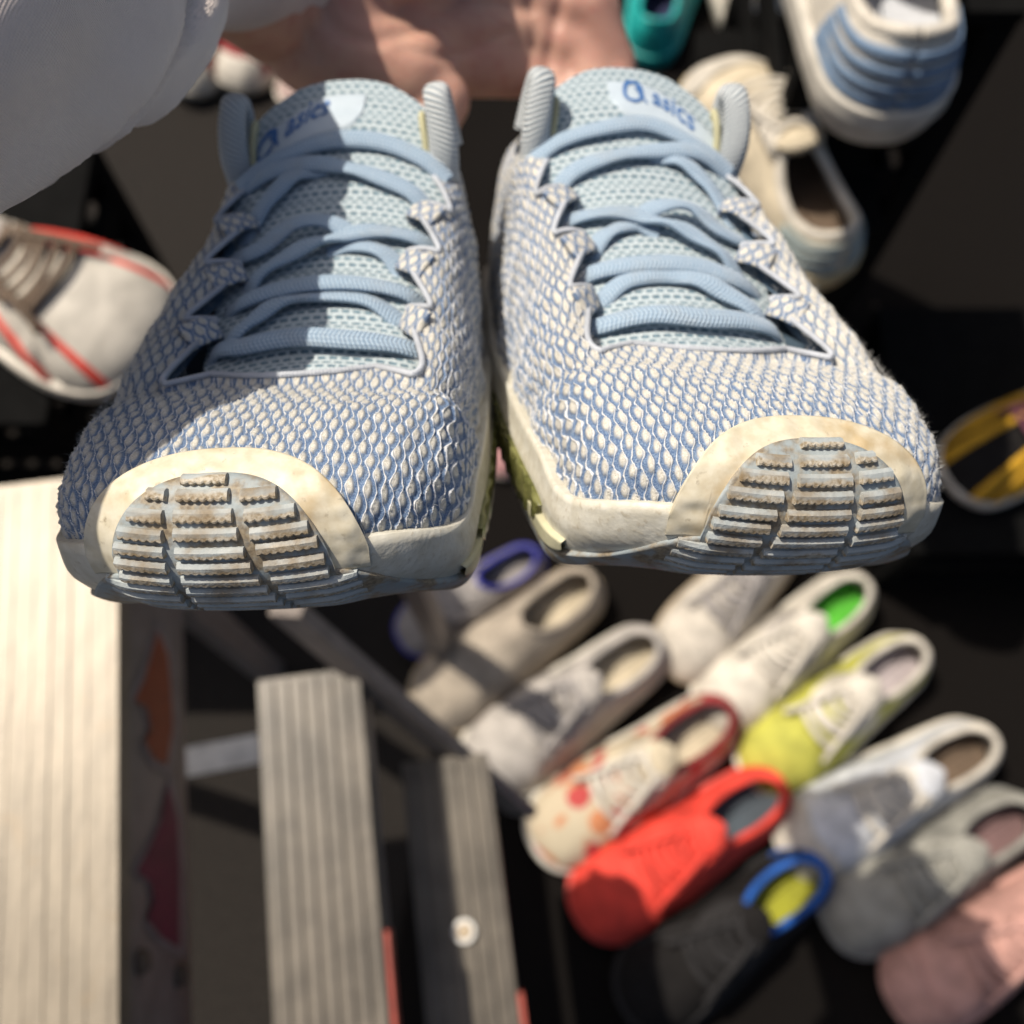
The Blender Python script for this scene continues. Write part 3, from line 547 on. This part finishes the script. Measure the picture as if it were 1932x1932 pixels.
    if lace is not None and heel_bands is None:
        for wa, wb in ((w0, w0 + .062), (w1 - .062, w1 - 1e-5)):
            Wh = np.linspace(wa, wb, 30); dh = np.minimum(np.abs(Wh - w0), np.abs(Wh - w1)); slab('heel_counter', Wh, .18 + .70 * smoothstep(.02, .064, dh), np.full(30, .985), .0019, collar, 8)
    if heel_bands is not None:
        for sv in (.20, .42, .64, .84):
            for wa, wb in ((w0, w0 + .075), (w1 - .075, w1 - 1e-5)): slab('heel_band', np.linspace(wa, wb, 24), np.full(24, sv), np.full(24, sv + .12), .0022, heel_bands, 4)
    if strap:
        for yv in (.42, .20):
            wl, wr = xw(.040, yv, -1) * 1.05, xw(.040, yv, 1) * 1.05; w = np.linspace(wl, wr, 40); Pl = Lt.at(w, np.full(40, yv), .004); V, F, uv = sweep(Pl, Lt.tab(Lt.N, w, np.full(40, yv)), .009, .0018, 10); fin('strap', V, strap, root, 1, uv, F=F)
    tag(root, label, 'shoe', group); return root
WHITE, OFFW, TAN, GREYC = cloth('white_canvas', (.50, .46, .40)), cloth('off_white_leather', (.56, .52, .45), .5), cloth('beige_knit', (.36, .31, .25)), cloth('pale_grey_cloth', (.42, .39, .36))
CREAM, DRED, RED, BLACK, BLUE = cloth('cream_cloth', (.52, .45, .33)), cloth('dark_red_lining', (.20, .018, .02)), cloth('coral_red', (.72, .055, .035)), plain('black_mesh', (.011, .010, .010), .9, bscale=520, Specular_IOR_Level=.15), cloth('bright_blue', (.012, .10, .42))
GREEN, YELL, PBLUE, GREYG, PINK, DARK, MAROON, GOLD, TEAL, NAVY, WSOLE, SLATE = cloth('bright_green', (.08, .42, .03)), cloth('lemon_yellow', (.42, .415, .07)), cloth('pale_blue_cloth', (.52, .54, .58)), cloth('grey_green_canvas', (.27, .265, .235)), cloth('dusty_pink', (.48, .27, .23)), plain('charcoal', (.026, .025, .026), .9, bscale=520, Specular_IOR_Level=.2), cloth('maroon', (.13, .035, .06)), cloth('gold_yellow', (.55, .30, .012)), cloth('teal_rubber', (.012, .33, .31), .4), cloth('navy', (.015, .02, .07)), plain('sole_rubber', (.52, .49, .43), .55), cloth('slate_blue', (.16, .24, .36))
GUM = plain('gum_sole', (.45, .36, .20), .5); DBL = plain('royal_blue', (.03, .035, .28), .5); LIME = cloth('lime_insole', (.30, .30, .02)); SILV = cloth('silver_grey', (.30, .28, .27)); BROWN = cloth('brown_lining', (.13, .09, .06)); BRSOLE = plain('worn_tan_sole', (.36, .29, .2), .6)
ROWS = 'shoes set out in rows on the ground'
market_shoe('sandal', 'royal blue rimmed silver sandal farthest up the left row', (752, 1205), (1020, 1040), 0, SILV, DBL, DBL, SILV, strap=SILV, group=ROWS)
market_shoe('slip_on_shoe', 'plain beige slip-on shoe without laces, beside the grey laced one', (790, 1345), (1125, 1090), 0, TAN, BRSOLE, TAN, CREAM, group=ROWS)
market_shoe('lace_up_shoe', 'pale grey lace-up shoe between the beige slip-on and the floral shoe', (885, 1465), (1245, 1205), 0, GREYC, WSOLE, GREYC, CREAM, lace=SILV, tongue=GREYC, eyelets=GREYC, group=ROWS)
market_shoe('floral_sneaker', 'cream floral sneaker with a dark red collar', (1010, 1600), (1380, 1335), 0, floral(), WSOLE, DRED, CREAM, lace=OFFW, tongue=CREAM, eyelets=CREAM, group=ROWS)
market_shoe('red_sneaker', 'coral red sneaker with a slate insole', (1090, 1730), (1475, 1475), 0, RED, plain('coral_sole', (.55, .05, .035), .5), RED, cloth('slate_insole', (.06, .08, .10)), lace=RED, tongue=RED, patch=RED, eyelets=RED, group=ROWS)
market_shoe('black_sneaker', 'black mesh sneaker with bright blue collar and lime insole', (1180, 1905), (1550, 1625), 0, BLACK, DARK, BLUE, LIME, lace=DARK, tongue=BLACK, eyelets=DARK, stripes=[(.07, .03)], stripe_mat=DARK, group=ROWS)
market_shoe('white_sneaker', 'off-white sneaker with dark lacing half hidden below the right held shoe', (1262, 1262), (1500, 985), 0, WHITE, BRSOLE, WHITE, DARK, lace=SILV, tongue=SILV, cap=WHITE, group=ROWS)
market_shoe('white_sneaker', 'cream white ribbed sneaker with a bright green insole', (1330, 1355), (1630, 1100), 0, OFFW, WSOLE, OFFW, GREEN, lace=OFFW, tongue=OFFW, eyelets=GREYC, group=ROWS)
market_shoe('yellow_sneaker', 'lemon yellow sneaker with white lacing and collar', (1410, 1465), (1735, 1220), 0, YELL, WSOLE, OFFW, cloth('pink_grey_insole', (.40, .35, .36)), lace=OFFW, tongue=OFFW, eyelets=OFFW, group=ROWS)
market_shoe('white_sneaker', 'white and pale blue sneaker between the yellow and the grey-green shoes', (1480, 1610), (1865, 1390), 0, PBLUE, OFFW, OFFW, BROWN, lace=OFFW, tongue=PBLUE, cap=OFFW, group=ROWS)
market_shoe('grey_sneaker', 'plain grey-green lace-up shoe beside the pink one', (1568, 1755), (1940, 1520), 0, GREYG, cloth('grey_sole', (.21, .21, .20)), GREYG, cloth('mauve_insole', (.17, .10, .10)), lace=GREYG, tongue=GREYG, eyelets=GREYG, group=ROWS)
market_shoe('pink_sneaker', 'dusty pink sneaker cut by the lower right corner of the view', (1688, 1895), (2075, 1650), 0, PINK, PINK, PINK, PINK, lace=PINK, tongue=PINK, cap=PINK, group=ROWS)
market_shoe('gold_sneaker', 'gold shoe glimpsed in the gap between the held pair', (880, 790), (985, 600), 0, GOLD, OFFW, BLACK, DARK, lace=BLACK, tongue=GOLD)
market_shoe('pink_slipper', 'pink shoe glimpsed below the gold one between the held pair', (925, 880), (1050, 700), 0, cloth('rose_pink', (.50, .26, .26)), OFFW, PINK, PINK, cap=cloth('rose_pink', (.5, .26, .26)))
market_shoe('striped_sneaker', 'black sneaker with gold stripes and a thick white sole at the right edge', (1800, 905), (2130, 700), 0.16, BLACK, OFFW, MAROON, DARK, lace=MAROON, tongue=BLACK, stripes=[(.03, .01), (.055, .01), (.08, .01), (.105, .01), (.13, .01)], stripe_mat=GOLD)
FAR = 'white and red shoes at the far left'
market_shoe('far_sneaker', 'white shoe with red stripes, leftmost of the far group', (335, 160), (450, -50), 0, DRED, OFFW, DRED, DRED, lace=DRED, cap=OFFW, group=FAR)
market_shoe('far_sneaker', 'white shoe with red stripes, nearest the wrist in the far group', (430, 150), (560, -60), 0, DRED, OFFW, DRED, DRED, lace=DRED, cap=OFFW, group=FAR)
market_shoe('pale_slipper', 'pale pink shoe toe just below the wrist', (545, 185), (640, 0), 0, cloth('pale_pink', (.45, .33, .30)), OFFW, PINK, PINK)
market_shoe('teal_clog', 'teal rubber clog beyond the fingertips', (1290, -170), (1222, 100), 0, TEAL, TEAL, TEAL, NAVY, strap=TEAL)
market_shoe('big_running_shoe', 'white and blue banded running shoe standing heel first in the upper right corner', (1600, -400), (1685, 170), .66, OFFW, WSOLE, OFFW, PBLUE, lace=OFFW, tongue=OFFW, heel_bands=SLATE, scale=1.2, width=1.1)
market_shoe('big_running_shoe', 'white shoe on the ground cut by the top edge, left of the banded one', (1365, -260), (1422, 50), 0, OFFW, WSOLE, OFFW, PBLUE, lace=OFFW, tongue=OFFW)
market_shoe('cream_running_shoe', 'worn cream running shoe with yellowed sole behind the right held shoe', (1350, 110), (1585, 500), .46, CREAM, GUM, OFFW, BROWN, lace=OFFW, tongue=CREAM, heel_bands=cloth('faded_teal', (.30, .36, .36)), cap=OFFW, width=1.15)
market_shoe('red_striped_sneaker', 'white sneaker with coral red stripes and brown lining at the left edge', (285, 640), (-170, 440), .50, OFFW, OFFW, BROWN, BROWN, lace=BROWN, tongue=GREYC, stripes=[(.045, .02), (.10, .03)], stripe_mat=RED, patch=OFFW, width=1.4)
tg = plain('yellow_tag', (.55, .36, .02), .5); bm = bmesh.new(); bmesh.ops.create_cone(bm, cap_ends=True, segments=20, radius1=.02, radius2=.018, depth=.006); o = bm_obj('round_tag', bm, tg); o.location = on_level(1280, 112, .004); tag(o, 'small round yellow tag lying on the dark ground beyond the fingertips', 'tag')

# ------------------------------------------------------------------ black crates the nearer shoes stand on
def crate(label, x0, x1, y0, y1, z):
    root = empty('crate', ((x0 + x1) / 2, (y0 + y1) / 2, 0)); hx, hy = (x1 - x0) / 2, (y1 - y0) / 2; m_ = plain('black_plastic', (.006, .006, .006), .9, bscale=200, Specular_IOR_Level=.05)
    def box(nm, cx, cy, cz, sx, sy, sz):
        bm = bmesh.new(); bmesh.ops.create_cube(bm, size=1); bmesh.ops.scale(bm, vec=(sx, sy, sz), verts=bm.verts); bmesh.ops.bevel(bm, geom=bm.edges[:], offset=.002, segments=1); bmesh.ops.translate(bm, vec=(cx, cy, cz), verts=bm.verts); return bm_obj(nm, bm, m_, root)
    box('top_panel', 0, 0, z - .006, 2 * hx, 2 * hy, .012)
    for sx in (-1, 1):
        for sy in (-1, 1): box('corner_post', sx * (hx - .012), sy * (hy - .012), (z - .012) / 2, .022, .022, z - .013)
    n = max(2, int(z / .07))
    for i in range(n):
        zz = .02 + i * (z - .05) / (n - .5)
        for sy in (-1, 1): box('slat', 0, sy * (hy - .006), zz, 2 * hx - .05, .008, .035)
        for sx in (-1, 1): box('slat', sx * (hx - .006), 0, zz, .008, 2 * hy - .05, .035)
    return tag(root, label, 'crate')
q = on_level(60, 560, .50); crate('black slatted crate under the red striped sneaker', q.x - .30, q.x + .03, q.y - .12, q.y + .17, .50)
q = on_level(1930, 830, .16); crate('low black slatted crate under the gold striped sneaker', q.x - .15, q.x + .28, q.y - .14, q.y + .18, .16)
q = on_level(1600, 60, .66); crate('tall black slatted crate under the white running shoes', q.x - .02, q.x + .14, q.y + .02, q.y + .30, .66)
q = on_level(1520, 400, .46); crate('black slatted crate under the worn cream running shoe', q.x - .09, q.x + .07, q.y - .02, q.y + .22, .46)

# ------------------------------------------------------------------ aluminium step ladder
AL = NT('ladder_aluminium'); nA = AL.noise(30, 5, stretch=(6, 1, 1)); nB = AL.noise(400, 3)
c = AL.mix(AL.ramp(nA, .3, .7), (.175, .148, .110), (.24, .204, .153)); c = AL.mix(AL.math('MULTIPLY', AL.ramp(AL.noise(55, 5), .58, .72), .5), c, (.22, .17, .11))
ALM = AL.out(c, .42, AL.bump(nB, .3, .0006), Metallic=.15)
TRD = plain('tread_aluminium', (.125, .108, .086), .4, var=.35, scale=25, bscale=300)
STEEL = plain('grey_steel', (.22, .19, .17), .5); CORAL = plain('coral_trim', (.34, .06, .04), .5); RUST = plain('rust_print', (.30, .055, .012), .6); MAR = plain('maroon_print', (.16, .012, .045), .6); PALE = plain('pale_print', (.30, .26, .25), .6)
ladder = empty('step_ladder'); ZP = .62
P0, P1 = on_level(222, 890, ZP), on_level(222, 1932, ZP); D = (P1 - P0).normalized(); Sd = Vector((-D.y, D.x, 0)); Sd = Sd if Sd.x > 0 else -Sd
ladder.location = (P0.x, P0.y, 0)
def lbox(name, a0, a1, s0, s1, z0, z1, mat, par=None, bev=.0015):              # along the treads, across them, height
    bm = bmesh.new(); bmesh.ops.create_cube(bm, size=1)
    for v in bm.verts:
        a = a0 + (v.co.x + .5) * (a1 - a0); s_ = s0 + (v.co.y + .5) * (s1 - s0); zz = z0 + (v.co.z + .5) * (z1 - z0); v.co = D * a + Sd * s_ + Vector((0, 0, zz))
    if bev: bmesh.ops.bevel(bm, geom=bm.edges[:], offset=bev, segments=2)
    o = bm_obj(name, bm, mat, par or ladder); 
    return o
def along(px, py, z): v = on_level(px, py, z) - P0; return v.dot(D), v.dot(Sd)
plat = lbox('platform', 0, .55, -.20, 0, ZP - .02, ZP, ALM)
rr = random.Random(8)
for i in range(16): lbox('tread_rib', .004, .546, -.010 - i * .0122 - rr.uniform(.0030, .0050), -.010 - i * .0122 + rr.uniform(.0040, .0054), ZP - .001, ZP + rr.uniform(.0004, .0013), ALM, plat, .0004)
skirt = lbox('side_plate', 0.002, .54, -.012, -.002, ZP - .145, ZP - .02, STEEL)
def on_plate(px, py):                                                          # photo place on the side plate's outer face
    r = unproj(px, py, 1) - Vector((0, 0, CAM_H)); n = Sd; k = ((P0 + Sd * -.002) - Vector((0, 0, CAM_H))).dot(n) / r.dot(n); return Vector((0, 0, CAM_H)) + r * k - ladder.location
def decal(name, pts, mat, off):
    bm = bmesh.new(); vs = [bm.verts.new(on_plate(*p) + Sd * off) for p in pts]; bm.faces.new(vs); return bm_obj(name, bm, mat, skirt)
f1 = [(292, 1190), (312, 1235), (318, 1300), (322, 1370), (310, 1445), (285, 1432), (268, 1400), (280, 1375), (272, 1335), (248, 1322), (268, 1280)]
f2 = [(312, 1480), (330, 1545), (334, 1640), (334, 1790), (300, 1770), (272, 1735), (284, 1700), (278, 1665), (252, 1645), (276, 1600), (298, 1550)]
grow = lambda f, k: [((x - 295) * k + 297, (y - sum(p[1] for p in f) / len(f)) * (1 + (k - 1) * .5) + sum(p[1] for p in f) / len(f)) for x, y in f]
decal('flame_outline', grow(f1, 1.3), PALE, .0012); decal('flame_print', f1, RUST, .002); decal('flame_outline', grow(f2, 1.25), PALE, .0012); decal('flame_print', f2, MAR, .002)
for px, py in ((262, 1815), (336, 1840)):
    b = on_plate(px, py); bm = bmesh.new(); bmesh.ops.create_cone(bm, cap_ends=True, segments=14, radius1=.008, radius2=.006, depth=.006)
    rot = Vector((0, 0, 1)).rotation_difference(Sd).to_matrix().to_4x4(); bmesh.ops.transform(bm, matrix=Matrix.Translation(b + Sd * .003) @ rot, verts=bm.verts); bm_obj('bolt', bm, BROWN, ladder, True)
ZA, ZB = .52, .415
a0, sA0 = along(478, 1285, ZA); a1, sA1 = along(715, 1700, ZA); aB0, sB0 = along(758, 1440, ZB); _, sB1 = along(950, 1700, ZB)
sA0 = along(500, 1600, ZA)[1]; sB0 = along(772, 1600, ZB)[1]; sA1 = along(705, 1600, ZA)[1]; sB1 = along(940, 1600, ZB)[1]
for nm, a_, s0_, s1_, z_ in (('A', a0, sA0, sA1, ZA), ('B', aB0, sB0, sB1, ZB)):
    tr = lbox('tread', a_, a_ + .52, s0_, s1_, z_ - .022, z_, TRD); w_ = (s1_ - s0_); n = int(w_ / .0105)
    for i in range(n): lbox('tread_rib', a_ + .003, a_ + .517, s0_ + .006 + i * .0105, s0_ + .006 + i * .0105 + .0055, z_ - .001, z_ + .0026, TRD, tr, .0008)
    lbox('edge_trim', a_ + .18, a_ + .515, s1_ + .001, s1_ + .005, z_ - .026, z_ - .002, CORAL)
    lbox('front_lip', a_, a_ + .52, s1_ - .004, s1_ + .0005, z_ - .05, z_ - .021, STEEL)
def beam(name, A, B, w, h, mat, par=ladder):
    d = (B - A); L = d.length; bm = bmesh.new(); bmesh.ops.create_cube(bm, size=1); bmesh.ops.scale(bm, vec=(L, w, h), verts=bm.verts); bmesh.ops.bevel(bm, geom=bm.edges[:], offset=.002, segments=1)
    rot = Vector((1, 0, 0)).rotation_difference(d.normalized()).to_matrix().to_4x4(); bmesh.ops.transform(bm, matrix=Matrix.Translation((A + B) / 2 - ladder.location) @ rot, verts=bm.verts); return bm_obj(name, bm, mat, par)
pt = lambda a, s_, z: P0 + D * a + Sd * s_ + Vector((0, 0, z - ZP))
slope = (sB1 - sA1) / (ZA - ZB)
ra, rb = on_level(540, 1150, .60), on_level(985, 1530, .30)
beam('side_rail', ra, rb, .010, .030, STEEL); beam('side_rail', ra + D * .56, rb + D * .56, .010, .030, STEEL)
for a_ in (.02, .53):
    beam('rear_leg', pt(a_, -.19, ZP - .02), pt(a_, -.42, .01), .03, .02, STEEL)
    beam('front_leg', pt(a_, sB0 + .02, ZB - .03), pt(a_, sB0 + .03, .01), .03, .02, STEEL); beam('front_leg', pt(a_, -.03, ZP - .03), pt(a_, -.03, .01), .03, .02, STEEL)
rv = on_level(876, 1757, ZB + .004) - ladder.location; bm = bmesh.new(); bmesh.ops.create_cone(bm, cap_ends=True, segments=24, radius1=.0075, radius2=.0065, depth=.002); bmesh.ops.translate(bm, vec=rv, verts=bm.verts); rvt = bm_obj('rivet', bm, plain('rivet_tan', (.45, .36, .25), .4), ladder, True)
P = np.array([[rv.x + .0075 * math.cos(t), rv.y + .0075 * math.sin(t), rv.z + .001] for t in np.linspace(0, 2 * np.pi, 41)]); V, F, uv = sweep(P, np.tile([0, 0, 1.], (41, 1)), .0016, .0014, 8); mesh_obj('rivet_rim', V, F, plain('bright_metal', (.85, .84, .8), .25), rvt)
tag(ladder, 'aluminium step ladder with ribbed treads and a sunlit platform at lower left', 'ladder')
a_, b_ = on_level(342, 1440, .32), on_level(490, 1412, .32)
sun_patch = beam('sun_patch_strip', a_, b_, .026, .0025, plain('sun_patch_white', (.75, .72, .66), .7), None); sun_patch.location = ladder.location; tag(sun_patch, 'narrow white strip standing in for a patch of sunlight under the ladder', 'sun_patch')  # white strip modelled in place of sunlight leaking onto the floor
# ------------------------------------------------------------------ the person: hand, sleeve and the rest of the figure, which stands outside the view
def cp(px, py, d): return unproj(px, py, d)
def hp(px, py, d): return unproj(px, py, d - max(0, 150 - py) / 1932 * KF * .45 * .5)      # the palm leans over, its upper edge nearer
def blob(name, caps, voxel, mat, parent, smooth=6):
    """one continuous skin over tapered limbs: caps = (A, B, rA, rB)"""
    bm = bmesh.new()
    for A, B, ra, rb in caps:
        d = B - A; L = max(d.length, 1e-5); rot = Vector((0, 0, 1)).rotation_difference(d.normalized()).to_matrix().to_4x4() if L > 1e-4 else Matrix.Identity(4); prof = []
        for k in range(7): t = -math.pi / 2 + k / 6 * math.pi / 2; prof.append((ra * math.cos(t), ra * math.sin(t)))
        for k in range(7): t = k / 6 * math.pi / 2; prof.append((rb * math.cos(t), L + rb * math.sin(t)))
        rings = []
        for r, z in prof: rings.append([bm.verts.new(Matrix.Translation(A) @ rot @ Vector((max(r, 1e-5) * math.cos(q * math.pi / 10), max(r, 1e-5) * math.sin(q * math.pi / 10), z))) for q in range(20)])
        for a, b in zip(rings, rings[1:]):
            for q in range(20): bm.faces.new((a[q], a[(q + 1) % 20], b[(q + 1) % 20], b[q]))
        bm.faces.new(rings[0][::-1]); bm.faces.new(rings[-1])
    o = bm_obj(name, bm, None, parent); md = o.modifiers.new('r', 'REMESH'); md.mode = 'VOXEL'; md.voxel_size = voxel; md.use_smooth_shade = True
    sm = o.modifiers.new('s', 'SMOOTH'); sm.factor = .5; sm.iterations = smooth
    dg = bpy.context.evaluated_depsgraph_get(); me = bpy.data.meshes.new_from_object(o.evaluated_get(dg)); o.modifiers.clear(); o.data = me; me.materials.clear(); me.materials.append(mat)
    me.polygons.foreach_set('use_smooth', np.full(len(me.polygons), True)); return o
sk = NT('skin'); n1 = sk.noise(28, 4); n2 = sk.noise(700, 3); n3 = sk.noise(110, 4, stretch=(1, 2.5, 1))
c = sk.mix(sk.ramp(n1, .35, .65), (.50, .27, .21), (.60, .36, .27)); c = sk.mix(sk.math('MULTIPLY', sk.ramp(n3, .5, .7), .35), c, (.46, .17, .14))
SKIN = sk.out(c, .5, sk.bump(n2, .2, .0005, sk.bump(n3, .15, .0015)), Subsurface_Weight=.25, Subsurface_Radius=(.006, .002, .001), Subsurface_Scale=1.0)
person = empty('person', tuple(unproj(-300, 60, .27)))
H = [(cp(330, -110, .33), hp(530, 0, .425), .018, .026), (hp(530, 0, .425), hp(640, 10, .435), .026, .028),
     (hp(620, -40, .44), hp(960, -90, .455), .024, .017), (hp(620, 0, .44), hp(985, -20, .458), .025, .017), (hp(640, 40, .44), hp(990, 50, .455), .025, .017), (hp(660, 70, .44), hp(975, 115, .452), .024, .016),
     (hp(600, 70, .425), hp(760, 140, .425), .024, .021), (hp(760, 140, .425), hp(830, 190, .425), .019, .013), (hp(830, 190, .425), hp(810, 280, .42), .0115, .010), (hp(810, 280, .42), hp(780, 340, .41), .010, .008),
     (hp(640, -70, .43), hp(820, -110, .435), .020, .018),
     (hp(979, 120, .45), hp(1066, 165, .448), .0125, .011), (hp(1066, 165, .448), hp(1099, 250, .44), .0108, .010), (hp(1099, 250, .44), hp(1091, 320, .43), .0098, .0085),
     (hp(992, 55, .452), hp(1095, 95, .45), .0130, .0115), (hp(1095, 95, .45), hp(1140, 200, .445), .0112, .0103), (hp(1140, 200, .445), hp(1132, 300, .44), .0100, .0085),
     (hp(992, -20, .455), hp(1107, 15, .452), .0125, .0110), (hp(1107, 15, .452), hp(1161, 125, .45), .0108, .0100), (hp(1161, 125, .45), hp(1165, 220, .445), .0097, .0082),
     (hp(971, -95, .455), hp(1074, -75, .455), .0112, .0098), (hp(1074, -75, .455), hp(1136, 20, .455), .0096, .0088), (hp(1136, 20, .455), hp(1157, 90, .452), .0086, .0072)]
hand = blob('body', H, .0021, SKIN, None, 5)
# palm creases pressed in
me = hand.data; V = np.empty(len(me.vertices) * 3, np.float32); me.vertices.foreach_get('co', V); V = V.reshape(-1, 3).astype(float); NN = np.empty(len(V) * 3, np.float32); me.vertices.foreach_get('normal', NN); NN = NN.reshape(-1, 3)
C0 = np.array([0, 0, CAM_H]); rel = V - C0; dd = rel @ np.array(FWD); PX = 966 + (rel @ np.array(RIGHT)) / dd / KF * 1932; PY = 966 - (rel @ np.array(UP)) / dd / KF * 1932; facing = (NN @ np.array(FWD)) < .2
for line, dep, wd in (([(600, -40), (640, 60), (740, 70), (850, 20), (930, -60)], .0028, 13), ([(700, -60), (800, -40), (900, 0), (1000, 20)], .0024, 12), ([(560, -30), (575, 40), (600, 110)], .002, 9), ([(1065, -30), (1045, 60), (1030, 140)], .003, 11), ([(760, 90), (850, 105), (960, 60)], .002, 10), ([(1000, 0), (1010, 60), (1000, 120)], .002, 9)):
    c_ = catmull(np.array(line, float), 60); dist = np.min(np.hypot(PX[:, None] - c_[None, :, 0], PY[:, None] - c_[None, :, 1]), axis=1); V -= NN * (.55 * dep * np.exp(-(dist / wd) ** 2) * facing)[:, None]
me.vertices.foreach_set('co', V.astype(np.float32).ravel()); me.update()
def under(o, root):
    root_inv = Matrix.Translation(root.location).inverted(); o.parent = root; o.matrix_parent_inverse = root_inv; return o
bpy.context.view_layer.update()
under(hand, person)
fl = NT('sweatshirt_fleece'); tc = fl.n('ShaderNodeUVMap', uv_map='pattern').outputs[0]; sp = fl.n('ShaderNodeSeparateXYZ'); fl.t.links.new(tc, sp.inputs[0])
kn = fl.math('SINE', fl.math('MULTIPLY', sp.outputs[1], 2 * math.pi / .8)); kn2 = fl.math('SINE', fl.math('MULTIPLY', sp.outputs[0], 2 * math.pi / .9)); nf = fl.noise(650, 3)
c = fl.mix(fl.ramp(fl.noise(25, 4), .3, .7), (.66, .57, .53), (.74, .65, .60)); FLE = fl.out(c, .9, fl.bump(fl.math('ADD', fl.math('MULTIPLY', fl.math('MULTIPLY', kn, kn2), .35), nf), .4, .0009), Sheen_Weight=.3)
RG = [(-1700, -60, .155, .062), (-1500, 0, .158, .062), (-1200, 60, .168, .060), (-850, 110, .182, .057), (-500, 100, .20, .050), (-250, 65, .219, .0425), (-80, 38, .237, .0375), (50, 15, .253, .0342), (140, -15, .267, .0313), (205, -50, .280, .0270), (255, -80, .293, .0240), (320, -92, .314, .0237), (400, -92, .345, .0248), (480, -84, .380, .0272), (560, -72, .412, .0302), (566, -70, .413, .028), (540, -72, .405, .025)]
cen = np.array([list(cp(a, b, d)) for a, b, d, r in RG]); rad = np.array([r for *_, r in RG]); n = 150; cs = catmull(cen, n); rs = catmull(np.stack([rad, rad], 1), n)[:, 0]; T = np.gradient(cs, axis=0); T /= np.linalg.norm(T, axis=1)[:, None]
up0 = np.array(UP); B = np.cross(T, up0); B /= np.linalg.norm(B, axis=1)[:, None]; N = np.cross(B, T); na = 120; th = np.linspace(0, 2 * np.pi, na, endpoint=False)
L = np.concatenate([[0], np.cumsum(np.linalg.norm(np.diff(cs, axis=0), axis=1))]); tt = np.linspace(0, len(RG) - 1, n); A_, T_ = np.meshgrid(L, th, indexing='ij'); TT = np.broadcast_to(tt[:, None], A_.shape)
fold = .0065 * vnoise(A_ * 26 + T_ * 1.2, T_ * 1.6 + 4, 5) + .0012 * np.abs(vnoise(A_ * 60 - T_ * 2.6, T_ * 1.3 + 9, 8)) - .0065 * np.exp(-((vnoise(A_ * 22 + T_ * .9, T_ * .9, 12)) / .10) ** 2)
Lm = L[-1]
for a_, sl_, ph_, dp_, wd_ in ((.205, .020, .4, .006, .006), (.168, .026, 1.0, .008, .0055), (.138, .018, .2, .006, .005), (.118, .014, 1.6, .006, .005), (.104, .008, .7, .005, .004)):
    dA = A_ - (Lm - a_) - sl_ * np.sin(T_ + ph_); fold += dp_ * (.75 * np.exp(-((dA + .012) / .011) ** 2) + .5 * np.exp(-((dA - .013) / .010) ** 2) - np.exp(-(dA / wd_) ** 2)) * (.5 + .5 * np.sin(T_ * 1.0 + ph_ * 3) ** 2)
fold *= smoothstep(3.5, 5, TT) * (1 - smoothstep(9.6, 11, TT)) ; rib = .0006 * np.sin(T_ * 60) * smoothstep(10.8, 11.4, TT)
R_ = rs[:, None] + fold * np.clip(rs[:, None] / .045, 0, 1) + rib
P = cs[:, None] + (N[:, None] * np.cos(T_)[..., None] + B[:, None] * np.sin(T_)[..., None]) * R_[..., None]
sl = mesh_obj('sweatshirt_sleeve', P, grid_faces(n, na)[:, ::-1] if False else np.vstack([grid_faces(n, na), np.stack([np.arange(n - 1) * na + na - 1, np.arange(1, n) * na + na - 1, np.arange(1, n) * na, np.arange(n - 1) * na], -1)]), FLE, None, np.stack([A_ * 1000, T_ * 40], -1).reshape(-1, 2)); under(sl, person)

tag(person, 'arm of a person in a pale grey sweatshirt, holding the running shoes by their heels', 'person')
